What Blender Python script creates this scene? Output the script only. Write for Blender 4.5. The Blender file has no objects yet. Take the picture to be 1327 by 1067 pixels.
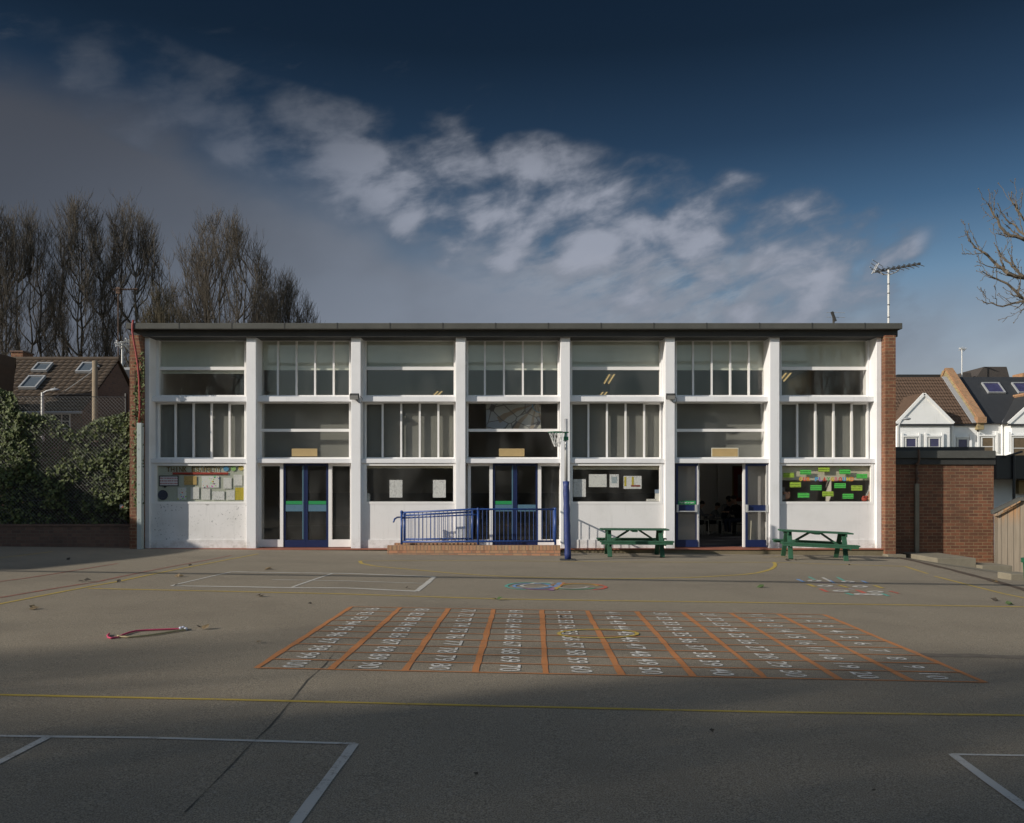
import bpy, math, random
from mathutils import Vector, Matrix, noise as mnoise
R = math.radians
sc = bpy.context.scene
COL = sc.collection
# ---- measured frame of the place: camera 1.62 m above the yard, facade 25.56 m away
F, CX, HY, CH = 1150.0, 663.5, 636.0, 1.62
def X(px, Y): return (px - CX) / F * Y
def Z(py, Y): return CH - (py - HY) / F * Y
def sstep(a, b, v):
    t = min(1, max(0, (v - a) / (b - a))); return t * t * (3 - 2 * t)
def ground(x, y):
    xc = max(-16.0, min(10.9, x)); t = sstep(13, 25, y)
    z = (-0.0175 * xc) * (1 - t) + (-0.14 - 0.0095 * xc) * t
    if x > 10.8: z -= 0.13 * min(3.4, x - 10.8) * sstep(15, 23.5, y)
    return z
def gp(px, py):
    z = 0.0
    for _ in range(40):
        Y = F * (CH - z) / (py - HY); x = X(px, Y); z = ground(x, Y)
    return (x, Y)

# ---------------------------------------------------------------- materials
class N:
    """tiny node-tree helper"""
    def __init__(s, tree): s.t = tree; s.nodes = tree.nodes
    def new(s, typ, **kw):
        n = s.nodes.new(typ)
        for k, v in kw.items():
            if k == 'ins':
                for a, b in v.items():
                    if hasattr(b, 'is_output'): s.t.links.new(b, n.inputs[a])
                    else: n.inputs[a].default_value = b
            else: setattr(n, k, v)
        return n
    def math(s, op, a, b=None, c=None, clamp=False):
        n = s.nodes.new('ShaderNodeMath'); n.operation = op; n.use_clamp = clamp
        for i, v in enumerate((a, b, c)):
            if v is None: continue
            if hasattr(v, 'is_output'): s.t.links.new(v, n.inputs[i])
            else: n.inputs[i].default_value = v
        return n.outputs[0]
    def mix(s, fac, a, b, mode='MIX'):
        n = s.nodes.new('ShaderNodeMix'); n.data_type = 'RGBA'; n.blend_type = mode
        for i, v in ((0, fac), (6, a), (7, b)):
            if hasattr(v, 'is_output'): s.t.links.new(v, n.inputs[i])
            else: n.inputs[i].default_value = v if i == 0 or len(v) == 4 else (*v, 1)
        return n.outputs[2]
    def smooth(s, v, a, b):
        n = s.nodes.new('ShaderNodeMapRange'); n.interpolation_type = 'SMOOTHSTEP'
        s.t.links.new(v, n.inputs[0]); n.inputs[1].default_value = a; n.inputs[2].default_value = b
        return n.outputs[0]
    def noise(s, vec, scale, detail=2, rough=0.5):
        n = s.nodes.new('ShaderNodeTexNoise'); n.inputs['Scale'].default_value = scale
        n.inputs['Detail'].default_value = detail; n.inputs['Roughness'].default_value = rough
        if vec is not None: s.t.links.new(vec, n.inputs['Vector'])
        return n.outputs['Fac']
    def ramp(s, fac, stops):
        n = s.nodes.new('ShaderNodeValToRGB'); s.t.links.new(fac, n.inputs[0]); e = n.color_ramp.elements
        while len(e) < len(stops): e.new(0.5)
        for i, (p, c) in enumerate(stops): e[i].position = p; e[i].color = (*c, 1)
        return n.outputs[0]
    def scaled(s, vec, sx, sy, sz):
        n = s.nodes.new('ShaderNodeMapping'); s.t.links.new(vec, n.inputs[0]); n.inputs['Scale'].default_value = (sx, sy, sz)
        return n.outputs[0]

def base_mat(name):
    m = bpy.data.materials.new(name); m.use_nodes = True
    n = N(m.node_tree); b = m.node_tree.nodes['Principled BSDF']
    pos = n.new('ShaderNodeNewGeometry').outputs['Position']
    return m, n, b, pos
def link(n, a, b): n.t.links.new(a, b)
def bump(n, b, h, strength=0.3, dist=0.01):
    k = n.new('ShaderNodeBump', ins={'Height': h, 'Strength': strength, 'Distance': dist}); link(n, k.outputs[0], b.inputs['Normal'])

def simple(name, col, rough=0.6, var=0.12, scale=3.0, metal=0.0, spec=0.5, fine=40, bmp=0.0):
    m, n, b, pos = base_mat(name)
    a = n.noise(pos, scale, 4, 0.6); f = n.noise(pos, fine, 2)
    v = n.math('ADD', n.math('MULTIPLY', n.math('SUBTRACT', a, 0.5), var * 2), n.math('MULTIPLY', n.math('SUBTRACT', f, 0.5), var))
    v = n.math('ADD', v, 1.0)
    c = n.mix(1.0, (*col, 1), n.new('ShaderNodeCombineColor', ins={0: v, 1: v, 2: v}).outputs[0], 'MULTIPLY')
    link(n, c, b.inputs['Base Color']); b.inputs['Roughness'].default_value = rough; b.inputs['Metallic'].default_value = metal
    b.inputs['Specular IOR Level'].default_value = spec
    if bmp: bump(n, b, f, bmp, 0.01)
    return m

def white_paint(name, col=(0.75, 0.745, 0.745), scuff=0.0):
    m, n, b, pos = base_mat(name)
    sx = n.new('ShaderNodeSeparateXYZ', ins={0: pos})
    big = n.noise(pos, 0.9, 4, 0.6); st = n.noise(n.scaled(pos, 9, 9, 0.7), 1.0, 4, 0.65)
    c = n.mix(n.smooth(big, 0.45, 0.85), (*col, 1), (col[0] * .84, col[1] * .84, col[2] * .82, 1))
    c = n.mix(n.math('MULTIPLY', n.smooth(st, 0.56, 0.8), 0.42), c, (0.45, 0.44, 0.41, 1))
    low = n.math('MULTIPLY', n.smooth(sx.outputs[2], 0.35, -0.05), n.smooth(n.noise(pos, 5, 4, .7), 0.42, 0.68))
    c = n.mix(n.math('MULTIPLY', low, 0.55), c, (0.33, 0.30, 0.25, 1))
    if scuff:
        d = n.noise(pos, 17, 3, 0.75); g = n.noise(pos, 1.6, 2)
        k = n.math('MULTIPLY', n.smooth(d, 0.615, 0.65), n.smooth(g, 0.40, 0.58))
        c = n.mix(n.math('MULTIPLY', k, scuff), c, (0.16, 0.15, 0.14, 1))
    link(n, c, b.inputs['Base Color']); b.inputs['Roughness'].default_value = 0.55
    bump(n, b, n.noise(pos, 35, 3), 0.12, 0.01)
    return m

def brick_mat(name, c1, c2, mortar, bw=0.27, rh=0.095, vert=False, off=(0, 0), stain=0.5):
    m, n, b, pos = base_mat(name)
    s = n.new('ShaderNodeSeparateXYZ', ins={0: pos})
    u = n.math('ADD', n.math('ADD', s.outputs[0], s.outputs[1]), off[0]); w = n.math('ADD', s.outputs[2], off[1])
    vec = n.new('ShaderNodeCombineXYZ', ins={0: u, 1: w}).outputs[0]
    bt = n.new('ShaderNodeTexBrick', ins={'Vector': vec, 'Scale': 1.0, 'Brick Width': bw, 'Row Height': rh, 'Mortar Size': 0.0075,
              'Mortar Smooth': 0.3, 'Bias': -0.1, 'Color1': (*c1, 1), 'Color2': (*c2, 1), 'Mortar': (*mortar, 1)})
    bt.offset = 0.5
    big = n.noise(pos, 0.8, 4, 0.6); spk = n.noise(pos, 28, 3, .6)
    per = n.noise(n.new('ShaderNodeCombineXYZ', ins={0: n.math('FLOOR', n.math('DIVIDE', u, bw * .5)), 1: n.math('FLOOR', n.math('DIVIDE', w, rh))}).outputs[0], 3.7, 0)
    c = n.mix(n.math('MULTIPLY', n.smooth(per, 0.45, 0.75), 0.6), bt.outputs[0], (c1[0] * .45, c1[1] * .5, c1[2] * .6, 1))
    c = n.mix(bt.outputs['Fac'], c, (*mortar, 1))
    c = n.mix(n.math('MULTIPLY', n.smooth(big, 0.45, 0.75), stain), c, (c1[0] * .35, c1[1] * .45, c1[2] * .5, 1))
    c = n.mix(n.math('MULTIPLY', n.smooth(spk, 0.5, 0.8), 0.35), c, (c1[0] * .5, c1[1] * .5, c1[2] * .5, 1))
    link(n, c, b.inputs['Base Color']); b.inputs['Roughness'].default_value = 0.9
    bump(n, b, n.math('SUBTRACT', n.math('MULTIPLY', spk, 0.4), bt.outputs['Fac']), 0.6, 0.012)
    return m

def asphalt():
    m, n, b, pos = base_mat('asphalt')
    fine = n.noise(pos, 120, 2, .7); mid = n.noise(pos, 26, 3, .7); big = n.noise(pos, 0.55, 5, .6); huge = n.noise(n.scaled(pos, .35, 1, 1), 0.16, 3)
    v = n.new('ShaderNodeTexVoronoi', ins={'Vector': pos, 'Scale': 95.0}); v.feature = 'F1'
    c = n.mix(n.smooth(fine, 0.3, 0.72), (0.122, 0.102, 0.074, 1), (0.43, 0.362, 0.262, 1))
    c = n.mix(n.math('MULTIPLY', n.smooth(v.outputs['Color'], 0.72, 0.9), 0.35), c, (0.46, 0.43, 0.38, 1))
    c = n.mix(n.math('MULTIPLY', n.smooth(mid, 0.5, 0.8), 0.26), c, (0.112, 0.095, 0.07, 1))
    c = n.mix(n.math('MULTIPLY', n.smooth(big, 0.42, 0.72), 0.30), c, (0.138, 0.115, 0.086, 1))
    c = n.mix(n.math('MULTIPLY', n.smooth(huge, 0.45, 0.7), 0.28), c, (0.12, 0.10, 0.078, 1))
    st = n.noise(n.scaled(pos, 1, 2.2, 1), 1.7, 5, .68)
    c = n.mix(n.math('MULTIPLY', n.smooth(st, 0.60, 0.76), 0.28), c, (0.07, 0.063, 0.055, 1))
    link(n, c, b.inputs['Base Color']); b.inputs['Roughness'].default_value = 0.88; b.inputs['Specular IOR Level'].default_value = 0.3
    bump(n, b, n.math('ADD', fine, n.math('MULTIPLY', mid, .6)), 0.5, 0.008)
    return m

def road_paint(name, col, wear=0.5):
    m, n, b, pos = base_mat(name)
    f = n.noise(pos, 70, 2, .7); k = n.noise(pos, 7, 4, .7)
    worn = n.smooth(n.math('ADD', n.math('MULTIPLY', f, 0.6), n.math('MULTIPLY', k, 0.7)), 0.75 - wear * .28, 0.90 - wear * .25)
    c = n.mix(n.math('MULTIPLY', worn, 0.68), (*col, 1), (0.20, 0.175, 0.14, 1))
    link(n, c, b.inputs['Base Color']); b.inputs['Roughness'].default_value = 0.8; b.inputs['Specular IOR Level'].default_value = 0.3
    bump(n, b, f, 0.4, 0.006)
    return m

def glass_mat(name, tint=0.72, refl=1.0):
    m = bpy.data.materials.new(name); m.use_nodes = True; t = m.node_tree; t.nodes.clear(); n = N(t)
    tr = n.new('ShaderNodeBsdfTransparent', ins={'Color': (tint, tint * .995, tint * .975, 1)})
    pos = n.new('ShaderNodeNewGeometry').outputs['Position']
    bp = n.new('ShaderNodeBump', ins={'Height': n.noise(pos, 0.9, 2), 'Strength': 0.03, 'Distance': 0.04})
    gl = n.new('ShaderNodeBsdfGlossy', ins={'Color': (.95, .97, 1, 1), 'Roughness': 0.015, 'Normal': bp.outputs[0]})
    lw = n.new('ShaderNodeLayerWeight', ins={'Blend': 0.5})
    fr = n.math('ADD', 0.042, n.math('MULTIPLY', 0.95, n.math('POWER', lw.outputs['Facing'], 5.0)))
    fac = n.math('MULTIPLY', fr, 1.2 * refl, clamp=True)
    mx = n.new('ShaderNodeMixShader'); t.links.new(fac, mx.inputs[0]); t.links.new(tr.outputs[0], mx.inputs[1]); t.links.new(gl.outputs[0], mx.inputs[2])
    # a film of dust scatters a little light
    df = n.new('ShaderNodeBsdfDiffuse', ins={'Color': (.5, .5, .48, 1)})
    m2 = n.new('ShaderNodeMixShader'); t.links.new(n.math('MULTIPLY', n.smooth(n.noise(n.scaled(pos, 1, 1, .5), 1.3, 4), .35, .8), 0.05), m2.inputs[0])
    t.links.new(mx.outputs[0], m2.inputs[1]); t.links.new(df.outputs[0], m2.inputs[2])
    o = n.new('ShaderNodeOutputMaterial'); t.links.new(m2.outputs[0], o.inputs[0])
    return m

def emit(name, col, s):
    m, n, b, pos = base_mat(name); b.inputs['Emission Color'].default_value = (*col, 1); b.inputs['Emission Strength'].default_value = s
    b.inputs['Base Color'].default_value = (.8, .8, .8, 1); return m

def scribble(name, col, ink, dense=0.5, rows=60, blot=None):
    """paper with lines of unreadable handwriting or print"""
    m, n, b, pos = base_mat(name)
    s = n.new('ShaderNodeSeparateXYZ', ins={0: pos})
    row = n.math('FRACT', n.math('MULTIPLY', s.outputs[2], rows)); 
    line = n.math('MULTIPLY', n.math('GREATER_THAN', row, 0.45), n.math('GREATER_THAN', n.noise(n.scaled(pos, 70, 1, rows * .55), 1, 2), 1 - dense * .95))
    c = n.mix(n.math('MULTIPLY', line, 0.7), (*col, 1), (*ink, 1))
    if blot:
        v = n.new('ShaderNodeTexVoronoi', ins={'Vector': n.scaled(pos, 1, 0, 1), 'Scale': 16.0})
        hsv = n.new('ShaderNodeHueSaturation', ins={'Saturation': 1.3, 'Value': .8, 'Color': v.outputs['Color']})
        c = n.mix(n.math('LESS_THAN', v.outputs['Distance'], blot), c, hsv.outputs[0])
    link(n, c, b.inputs['Base Color']); b.inputs['Roughness'].default_value = 0.8
    return m

M = {}
M['asphalt'] = asphalt()
M['white'] = white_paint('white_paint', scuff=0.0)
M['panel'] = white_paint('white_panel', (0.735, 0.715, 0.695), scuff=0.10)
M['panel_scuffed'] = white_paint('white_scuffed_panel', (0.735, 0.715, 0.695), scuff=0.95)
M['frame'] = simple('white_frame', (0.78, 0.76, 0.73), 0.5, 0.08, 4)
M['brick'] = brick_mat('red_brick', (0.225, 0.090, 0.046), (0.13, 0.058, 0.034), (0.27, 0.195, 0.11), stain=0.6)
M['brick_dark'] = brick_mat('brown_brick', (0.15, 0.085, 0.06), (0.11, 0.065, 0.048), (0.12, 0.10, 0.075), stain=0.5)
M['brick_warm'] = brick_mat('ramp_brick', (0.46, 0.22, 0.12), (0.40, 0.25, 0.14), (0.20, 0.16, 0.12), bw=0.25, rh=0.085, stain=0.2)
M['brick_head'] = brick_mat('ramp_soldier_brick', (0.44, 0.22, 0.12), (0.40, 0.27, 0.15), (0.18, 0.14, 0.10), bw=0.095, rh=0.6, off=(0, .3), stain=0.2)
M['felt'] = simple('roof_felt', (0.075, 0.075, 0.066), 0.85, 0.35, 2.2, bmp=.3)
M['fascia'] = simple('dark_fascia', (0.035, 0.034, 0.031), 0.7, 0.35, 2.0)
M['redtile'] = simple('red_tile', (0.28, 0.10, 0.06), 0.7, 0.35, 3)
M['kerbstone'] = simple('mossy_kerb', (0.17, 0.14, 0.085), 0.9, 0.4, 2.5, bmp=.4)
M['concrete'] = simple('concrete', (0.205, 0.18, 0.13), 0.9, 0.35, 2, bmp=.4)
M['concrete_dark'] = simple('dirty_concrete', (0.19, 0.165, 0.12), 0.9, 0.4, 2, bmp=.4)
M['glass'] = glass_mat('window_glass', 0.94, 0.55)
M['glass_clear'] = glass_mat('clear_window_glass', 0.965, 0.7)
M['glass_far'] = simple('far_window_glass', (0.03, 0.035, 0.045), 0.08, 0.2, 1)
M['blind_pale'] = simple('pale_blind', (0.585, 0.62, 0.555), 0.8, 0.06, .8)
M['blind_grey'] = simple('grey_blind', (0.21, 0.215, 0.20), 0.8, 0.14, 1.2)
M['blind_cream'] = simple('cream_blind', (0.60, 0.57, 0.46), 0.8, 0.06, .8)
M['board'] = simple('display_board', (0.46, 0.49, 0.42), 0.85, 0.08, 2)
M['door_blue'] = simple('navy_door_paint', (0.008, 0.017, 0.070), 0.4, 0.2, 4)
M['blue_light'] = simple('pale_blue_plate', (0.075, 0.155, 0.215), 0.5, 0.1, 5)
M['sign_green'] = simple('green_sign', (0.015, 0.24, 0.07), 0.5, 0.05, 5)
M['rail_blue'] = simple('blue_rail_paint', (0.018, 0.058, 0.215), 0.38, 0.3, 9)
M['pad_blue'] = simple('blue_pole_padding', (0.020, 0.036, 0.145), 0.5, 0.6, 9, bmp=.6)
M['steel'] = simple('galvanised_steel', (0.42, 0.42, 0.41), 0.5, 0.15, 8, metal=0.3)
M['silver'] = simple('silver_bar', (0.62, 0.62, 0.60), 0.35, 0.1, 8, metal=0.5)
M['green_wood'] = simple('green_stained_wood', (0.020, 0.085, 0.044), 0.7, 0.45, 7, bmp=.25)
M['green_metal'] = simple('green_metal', (0.012, 0.10, 0.05), 0.4, 0.15, 8)
M['plaque'] = simple('tan_plaque', (0.38, 0.27, 0.12), 0.6, 0.12, 6)
M['black'] = simple('black_plastic', (0.02, 0.02, 0.02), 0.45, 0.1, 8)
M['hall_wall'] = simple('hall_wall', (0.60, 0.57, 0.52), 0.8, 0.06, 1)
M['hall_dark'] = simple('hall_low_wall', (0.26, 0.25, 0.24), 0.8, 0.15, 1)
M['hall_floor'] = simple('hall_floor', (0.085, 0.09, 0.115), 0.28, 0.2, 2)
M['hall_ceiling'] = simple('hall_ceiling', (0.6, 0.6, 0.57), 0.9, 0.05, 1)
M['bark'] = simple('bark', (0.072, 0.060, 0.045), 0.9, 0.3, 1.5)
M['bark_pale'] = simple('pale_bark', (0.135, 0.11, 0.08), 0.9, 0.3, 3)
M['wood_pole'] = simple('weathered_wood', (0.23, 0.18, 0.12), 0.85, 0.2, 5)
M['slate'] = simple('slate_roof', (0.032, 0.034, 0.037), 0.6, 0.25, 3)
M['tile_brown'] = simple('brown_roof_tile', (0.098, 0.060, 0.038), 0.85, 0.45, 4, fine=12)
M['tile_grey'] = simple('grey_brown_roof_tile', (0.066, 0.046, 0.030), 0.85, 0.4, 2.5, fine=9)
M['stucco'] = white_paint('white_stucco', (0.80, 0.80, 0.78))
M['lead'] = simple('lead_flashing', (0.30, 0.31, 0.32), 0.6, 0.2, 4)
M['coping'] = brick_mat('orange_coping', (0.40, 0.20, 0.10), (0.33, 0.18, 0.09), (0.32, 0.25, 0.15), bw=.24, rh=.1, stain=.2)
M['stock'] = brick_mat('yellow_stock_brick', (0.36, 0.28, 0.13), (0.28, 0.20, 0.10), (0.26, 0.23, 0.16), stain=.3)
M['wire'] = simple('chain_link_wire', (0.17, 0.17, 0.16), 0.6, 0.2, 10)
M['cable_red'] = simple('red_cable', (0.26, 0.028, 0.024), 0.45, 0.1, 6)
M['grey_pvc'] = simple('pale_grey_conduit', (0.36, 0.40, 0.38), 0.5, 0.08, 3)
M['rust'] = simple('rusty_iron', (0.10, 0.06, 0.04), 0.8, 0.4, 12)
M['iron_white'] = simple('offwhite_metal', (0.62, 0.62, 0.60), 0.45, 0.1, 6)
def stem_mat(name, leafy):
    m, n, b, pos = base_mat(name)
    v = n.new('ShaderNodeTexVoronoi', ins={'Vector': pos, 'Scale': 9.0})
    c = n.mix(v.outputs['Color'], (*leafy[0], 1), (*leafy[1], 1))
    link(n, c, b.inputs['Base Color']); b.inputs['Roughness'].default_value = 0.55; b.inputs['Specular IOR Level'].default_value = .22; return m
M['ivy'] = stem_mat('ivy_leaf', ((0.022, 0.038, 0.012), (0.135, 0.155, 0.055)))
M['ivy_dry'] = simple('dry_ivy', (0.055, 0.045, 0.025), 0.9, 0.3, 3)
def wood_planks():
    m, n, b, pos = base_mat('weathered_shed_boards')
    s = n.new('ShaderNodeSeparateXYZ', ins={0: pos})
    g = n.noise(n.scaled(pos, 26, 26, 1.4), 1.0, 5, .65); k = n.math('FLOOR', n.math('DIVIDE', s.outputs[0], 0.135))
    per = n.noise(n.new('ShaderNodeCombineXYZ', ins={0: k}).outputs[0], 5.3, 0)
    c = n.mix(g, (0.11, 0.09, 0.065, 1), (0.37, 0.31, 0.23, 1))
    c = n.mix(n.math('MULTIPLY', per, .5), c, (0.20, 0.16, 0.12, 1))
    top = n.math('MULTIPLY', n.smooth(s.outputs[2], 0.55, 1.25), n.smooth(n.noise(n.scaled(pos, 9, 9, 1), 1, 3), .35, .6))
    c = n.mix(top, c, (0.36, 0.19, 0.08, 1))
    c = n.mix(n.math('LESS_THAN', n.math('FRACT', n.math('DIVIDE', s.outputs[0], 0.135)), 0.07), c, (0.03, 0.025, 0.02, 1))
    link(n, c, b.inputs['Base Color']); b.inputs['Roughness'].default_value = 0.85; bump(n, b, g, .3, .01); return m
M['shed_wood'] = wood_planks()
for nm, c, w in (('white', (0.54, 0.515, 0.46), .3), ('orange', (0.56, 0.23, 0.085), .15), ('yellow', (0.56, 0.40, 0.08), .25), ('red', (0.34, 0.08, 0.05), .7),
                 ('teal', (0.10, 0.42, 0.34), .5), ('blue', (0.16, 0.32, 0.58), .5), ('purple', (0.30, 0.12, 0.34), .6), ('green', (0.10, 0.36, 0.20), .55),
                 ('scarlet', (0.60, 0.10, 0.06), .45), ('black', (0.085, 0.075, 0.06), .4)):
    M['line_' + nm] = road_paint(nm + '_line_paint', tuple(v * (.86 if nm in ('orange', 'yellow') else 1) for v in c), w)
M['number_paint'] = road_paint('white_number_paint', (0.72, 0.70, 0.64), .5)

# ---------------------------------------------------------------- mesh builder
class MB:
    def __init__(s): s.v = []; s.f = []; s.m = []
    def add(s, vs, fs, mi=0):
        o = len(s.v); s.v.extend([tuple(p) for p in vs]); s.f.extend([tuple(i + o for i in f) for f in fs]); s.m.extend([mi] * len(fs)); return s
    def box(s, x0, x1, y0, y1, z0, z1, mi=0, mat=None):
        vs = [Vector((x, y, z)) for z in (z0, z1) for y in (y0, y1) for x in (x0, x1)]
        if mat: vs = [mat @ v for v in vs]
        return s.add(vs, [(0, 2, 3, 1), (4, 5, 7, 6), (0, 1, 5, 4), (2, 6, 7, 3), (0, 4, 6, 2), (1, 3, 7, 5)], mi)
    def beam(s, p, q, w, h, mi=0, up=(0, 0, 1)):
        p, q = Vector(p), Vector(q); d = (q - p); L = d.length; d.normalize(); up = Vector(up)
        a = d.cross(up)
        if a.length < 1e-4: a = d.cross(Vector((0, 1, 0)))
        a.normalize(); c = a.cross(d)
        vs = []
        for b in (p, q):
            for i, j in ((-1, -1), (1, -1), (1, 1), (-1, 1)): vs.append(b + a * (i * w / 2) + c * (j * h / 2))
        return s.add(vs, [(3, 2, 1, 0), (4, 5, 6, 7), (0, 1, 5, 4), (1, 2, 6, 5), (2, 3, 7, 6), (3, 0, 4, 7)], mi)
    def tube(s, pts, r, n=8, mi=0, cap=True):
        pts = [Vector(p) for p in pts]; k = len(pts); rs = r if isinstance(r, (list, tuple)) else [r] * k
        vs = []; a = None
        for i, p in enumerate(pts):
            d = (pts[min(i + 1, k - 1)] - pts[max(i - 1, 0)]).normalized()
            if a is None:
                a = d.cross(Vector((0, 0, 1)) if abs(d.z) < .9 else Vector((1, 0, 0))).normalized()
            else:
                a = (a - d * a.dot(d)).normalized()
            b = d.cross(a)
            for j in range(n):
                t = 2 * math.pi * j / n; vs.append(p + (a * math.cos(t) + b * math.sin(t)) * rs[i])
        fs = [(i * n + j, i * n + (j + 1) % n, (i + 1) * n + (j + 1) % n, (i + 1) * n + j) for i in range(k - 1) for j in range(n)]
        if cap: fs += [tuple(range(n - 1, -1, -1)), tuple((k - 1) * n + j for j in range(n))]
        return s.add(vs, fs, mi)
    def ball(s, c, rx, ry=None, rz=None, nu=12, nv=8, mi=0):
        ry = ry or rx; rz = rz or rx; vs = [(c[0], c[1], c[2] - rz)]; fs = []
        for i in range(1, nv):
            t = math.pi * i / nv
            for j in range(nu):
                p = 2 * math.pi * j / nu; vs.append((c[0] + rx * math.sin(t) * math.cos(p), c[1] + ry * math.sin(t) * math.sin(p), c[2] - rz * math.cos(t)))
        vs.append((c[0], c[1], c[2] + rz)); top = len(vs) - 1
        for j in range(nu): fs.append((0, 1 + (j + 1) % nu, 1 + j)); fs.append((top, 1 + (nv - 2) * nu + j, 1 + (nv - 2) * nu + (j + 1) % nu))
        for i in range(nv - 2):
            for j in range(nu): a = 1 + i * nu + j; b = 1 + i * nu + (j + 1) % nu; fs.append((a, b, b + nu, a + nu))
        return s.add(vs, fs, mi)
    def poly(s, pts, mi=0): return s.add(pts, [tuple(range(len(pts)))], mi)
    def slab(s, pts, d, mi=0):
        """polygon extruded by vector d"""
        n = len(pts); d = Vector(d); a = [Vector(p) for p in pts]; b = [p + d for p in a]
        return s.add(a + b, [tuple(range(n - 1, -1, -1)), tuple(range(n, 2 * n))] + [(i, (i + 1) % n, n + (i + 1) % n, n + i) for i in range(n)], mi)
    def build(s, name, mats, parent=None, smooth=False, bev=0.0):
        me = bpy.data.meshes.new(name); me.from_pydata(s.v, [], s.f)
        if not isinstance(mats, (list, tuple)): mats = [mats]
        for m in mats: me.materials.append(M[m] if isinstance(m, str) else m)
        if len(mats) > 1: me.polygons.foreach_set('material_index', s.m)
        if smooth: me.polygons.foreach_set('use_smooth', [True] * len(me.polygons))
        me.update()
        o = bpy.data.objects.new(name, me); COL.objects.link(o)
        if parent is not None:
            o.parent = parent; o.matrix_parent_inverse = parent.matrix_basis.inverted()
        if bev:
            b = o.modifiers.new('bevel', 'BEVEL'); b.width = bev; b.segments = 2; b.limit_method = 'ANGLE'
        return o
def tag(o, label=None, cat=None, group=None, kind=None):
    for k, v in (('label', label), ('category', cat), ('group', group), ('kind', kind)):
        if v: o[k] = v
    return o
def empty(name, loc, label=None, cat=None, group=None, kind=None):
    o = bpy.data.objects.new(name, None); COL.objects.link(o); o.location = loc; o.empty_display_size = .2
    return tag(o, label, cat, group, kind)
def text_geo(txt, size=1.0, offset=0.0, extrude=0.0):
    cu = bpy.data.curves.new('lettering', 'FONT'); cu.body = txt; cu.size = size; cu.offset = offset; cu.extrude = extrude
    cu.align_x = 'CENTER'; cu.align_y = 'CENTER'; cu.resolution_u = 3
    ob = bpy.data.objects.new('lettering', cu); COL.objects.link(ob)
    dg = bpy.context.evaluated_depsgraph_get(); me = bpy.data.meshes.new_from_object(ob.evaluated_get(dg))
    vs = [tuple(v.co) for v in me.vertices]; fs = [tuple(p.vertices) for p in me.polygons]
    bpy.data.objects.remove(ob); bpy.data.curves.remove(cu); bpy.data.meshes.remove(me)
    xs = [v[0] for v in vs]; ys = [v[1] for v in vs]
    cx, cy = (min(xs) + max(xs)) / 2, (min(ys) + max(ys)) / 2
    w, h = max(xs) - min(xs), max(ys) - min(ys)
    return [(v[0] - cx, v[1] - cy, v[2]) for v in vs], fs, w, h
SKY_RAMP = [(0.06, (.92, .76, .70)), (0.125, (.90, .72, .68)), (0.165, (.82, .70, .66)), (0.212, (.60, .66, .68)), (0.28, (.29, .39, .45)), (0.35, (.15, .21, .255)), (0.44, (.075, .108, .13)), (0.55, (.06, .09, .115)), (1.0, (.10, .13, .16))]
SHADE_N, SHADE_D, SHADE_0, SHADE_1 = 64, .18, 1.0, 8.4
SKY_OFF = 310.0
# ---------------------------------------------------------------- camera, sun, sky
SUN_AZ, SUN_EL = R(63.4), R(22.4)      # sun stands in front of the facade and to its left
cam = bpy.data.cameras.new('camera'); cam.sensor_width = 36.0; cam.sensor_fit = 'HORIZONTAL'
cam.lens = 36.0 * F / 1327.0; cam.shift_y = 102.5 / 1327.0; cam.clip_end = 4000; cam.clip_start = .05
co = bpy.data.objects.new('camera', cam); COL.objects.link(co); co.location = (0, 0, CH); co.rotation_euler = (R(90), 0, 0)
sc.camera = co
to_sun = Vector((-math.sin(SUN_AZ) * math.cos(SUN_EL), -math.cos(SUN_AZ) * math.cos(SUN_EL), math.sin(SUN_EL)))
sl = bpy.data.lights.new('sun', 'SUN'); sl.energy = 4.4; sl.angle = R(0.53); sl.color = (1.0, 0.935, 0.84)
so = bpy.data.objects.new('sun', sl); COL.objects.link(so); so.rotation_euler = to_sun.to_track_quat('Z', 'Y').to_euler(); so.location = (-30, -15, 30)
w = bpy.data.worlds.new('World'); sc.world = w; w.use_nodes = True
n = N(w.node_tree); bg = w.node_tree.nodes['Background']; bg.inputs['Strength'].default_value = 0.15
sky = n.new('ShaderNodeTexSky'); sky.sky_type = 'NISHITA'; sky.sun_disc = False; sky.sun_elevation = SUN_EL
sky.sun_rotation = math.pi + SUN_AZ    # measured clockwise from +Y
sky.air_density = 1.0; sky.dust_density = 0.6; sky.ozone_density = 2.0
gen = n.new('ShaderNodeTexCoord').outputs['Generated']
s3 = n.new('ShaderNodeSeparateXYZ', ins={0: gen})
az = n.math('MULTIPLY', n.math('ARCTAN2', s3.outputs[0], s3.outputs[1]), 57.2958)
el = n.math('MULTIPLY', n.math('ARCSINE', s3.outputs[2]), 57.2958)
# clear sky deepens with elevation (a polarised winter sky)
deep = n.ramp(n.math('DIVIDE', el, 60.0, clamp=True), SKY_RAMP)
front = n.smooth(s3.outputs[1], -0.2, 0.35)
clear = n.mix(1.0, sky.outputs[0], n.mix(front, (1.0, 1.0, 1.0, 1), deep), 'MULTIPLY')
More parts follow.
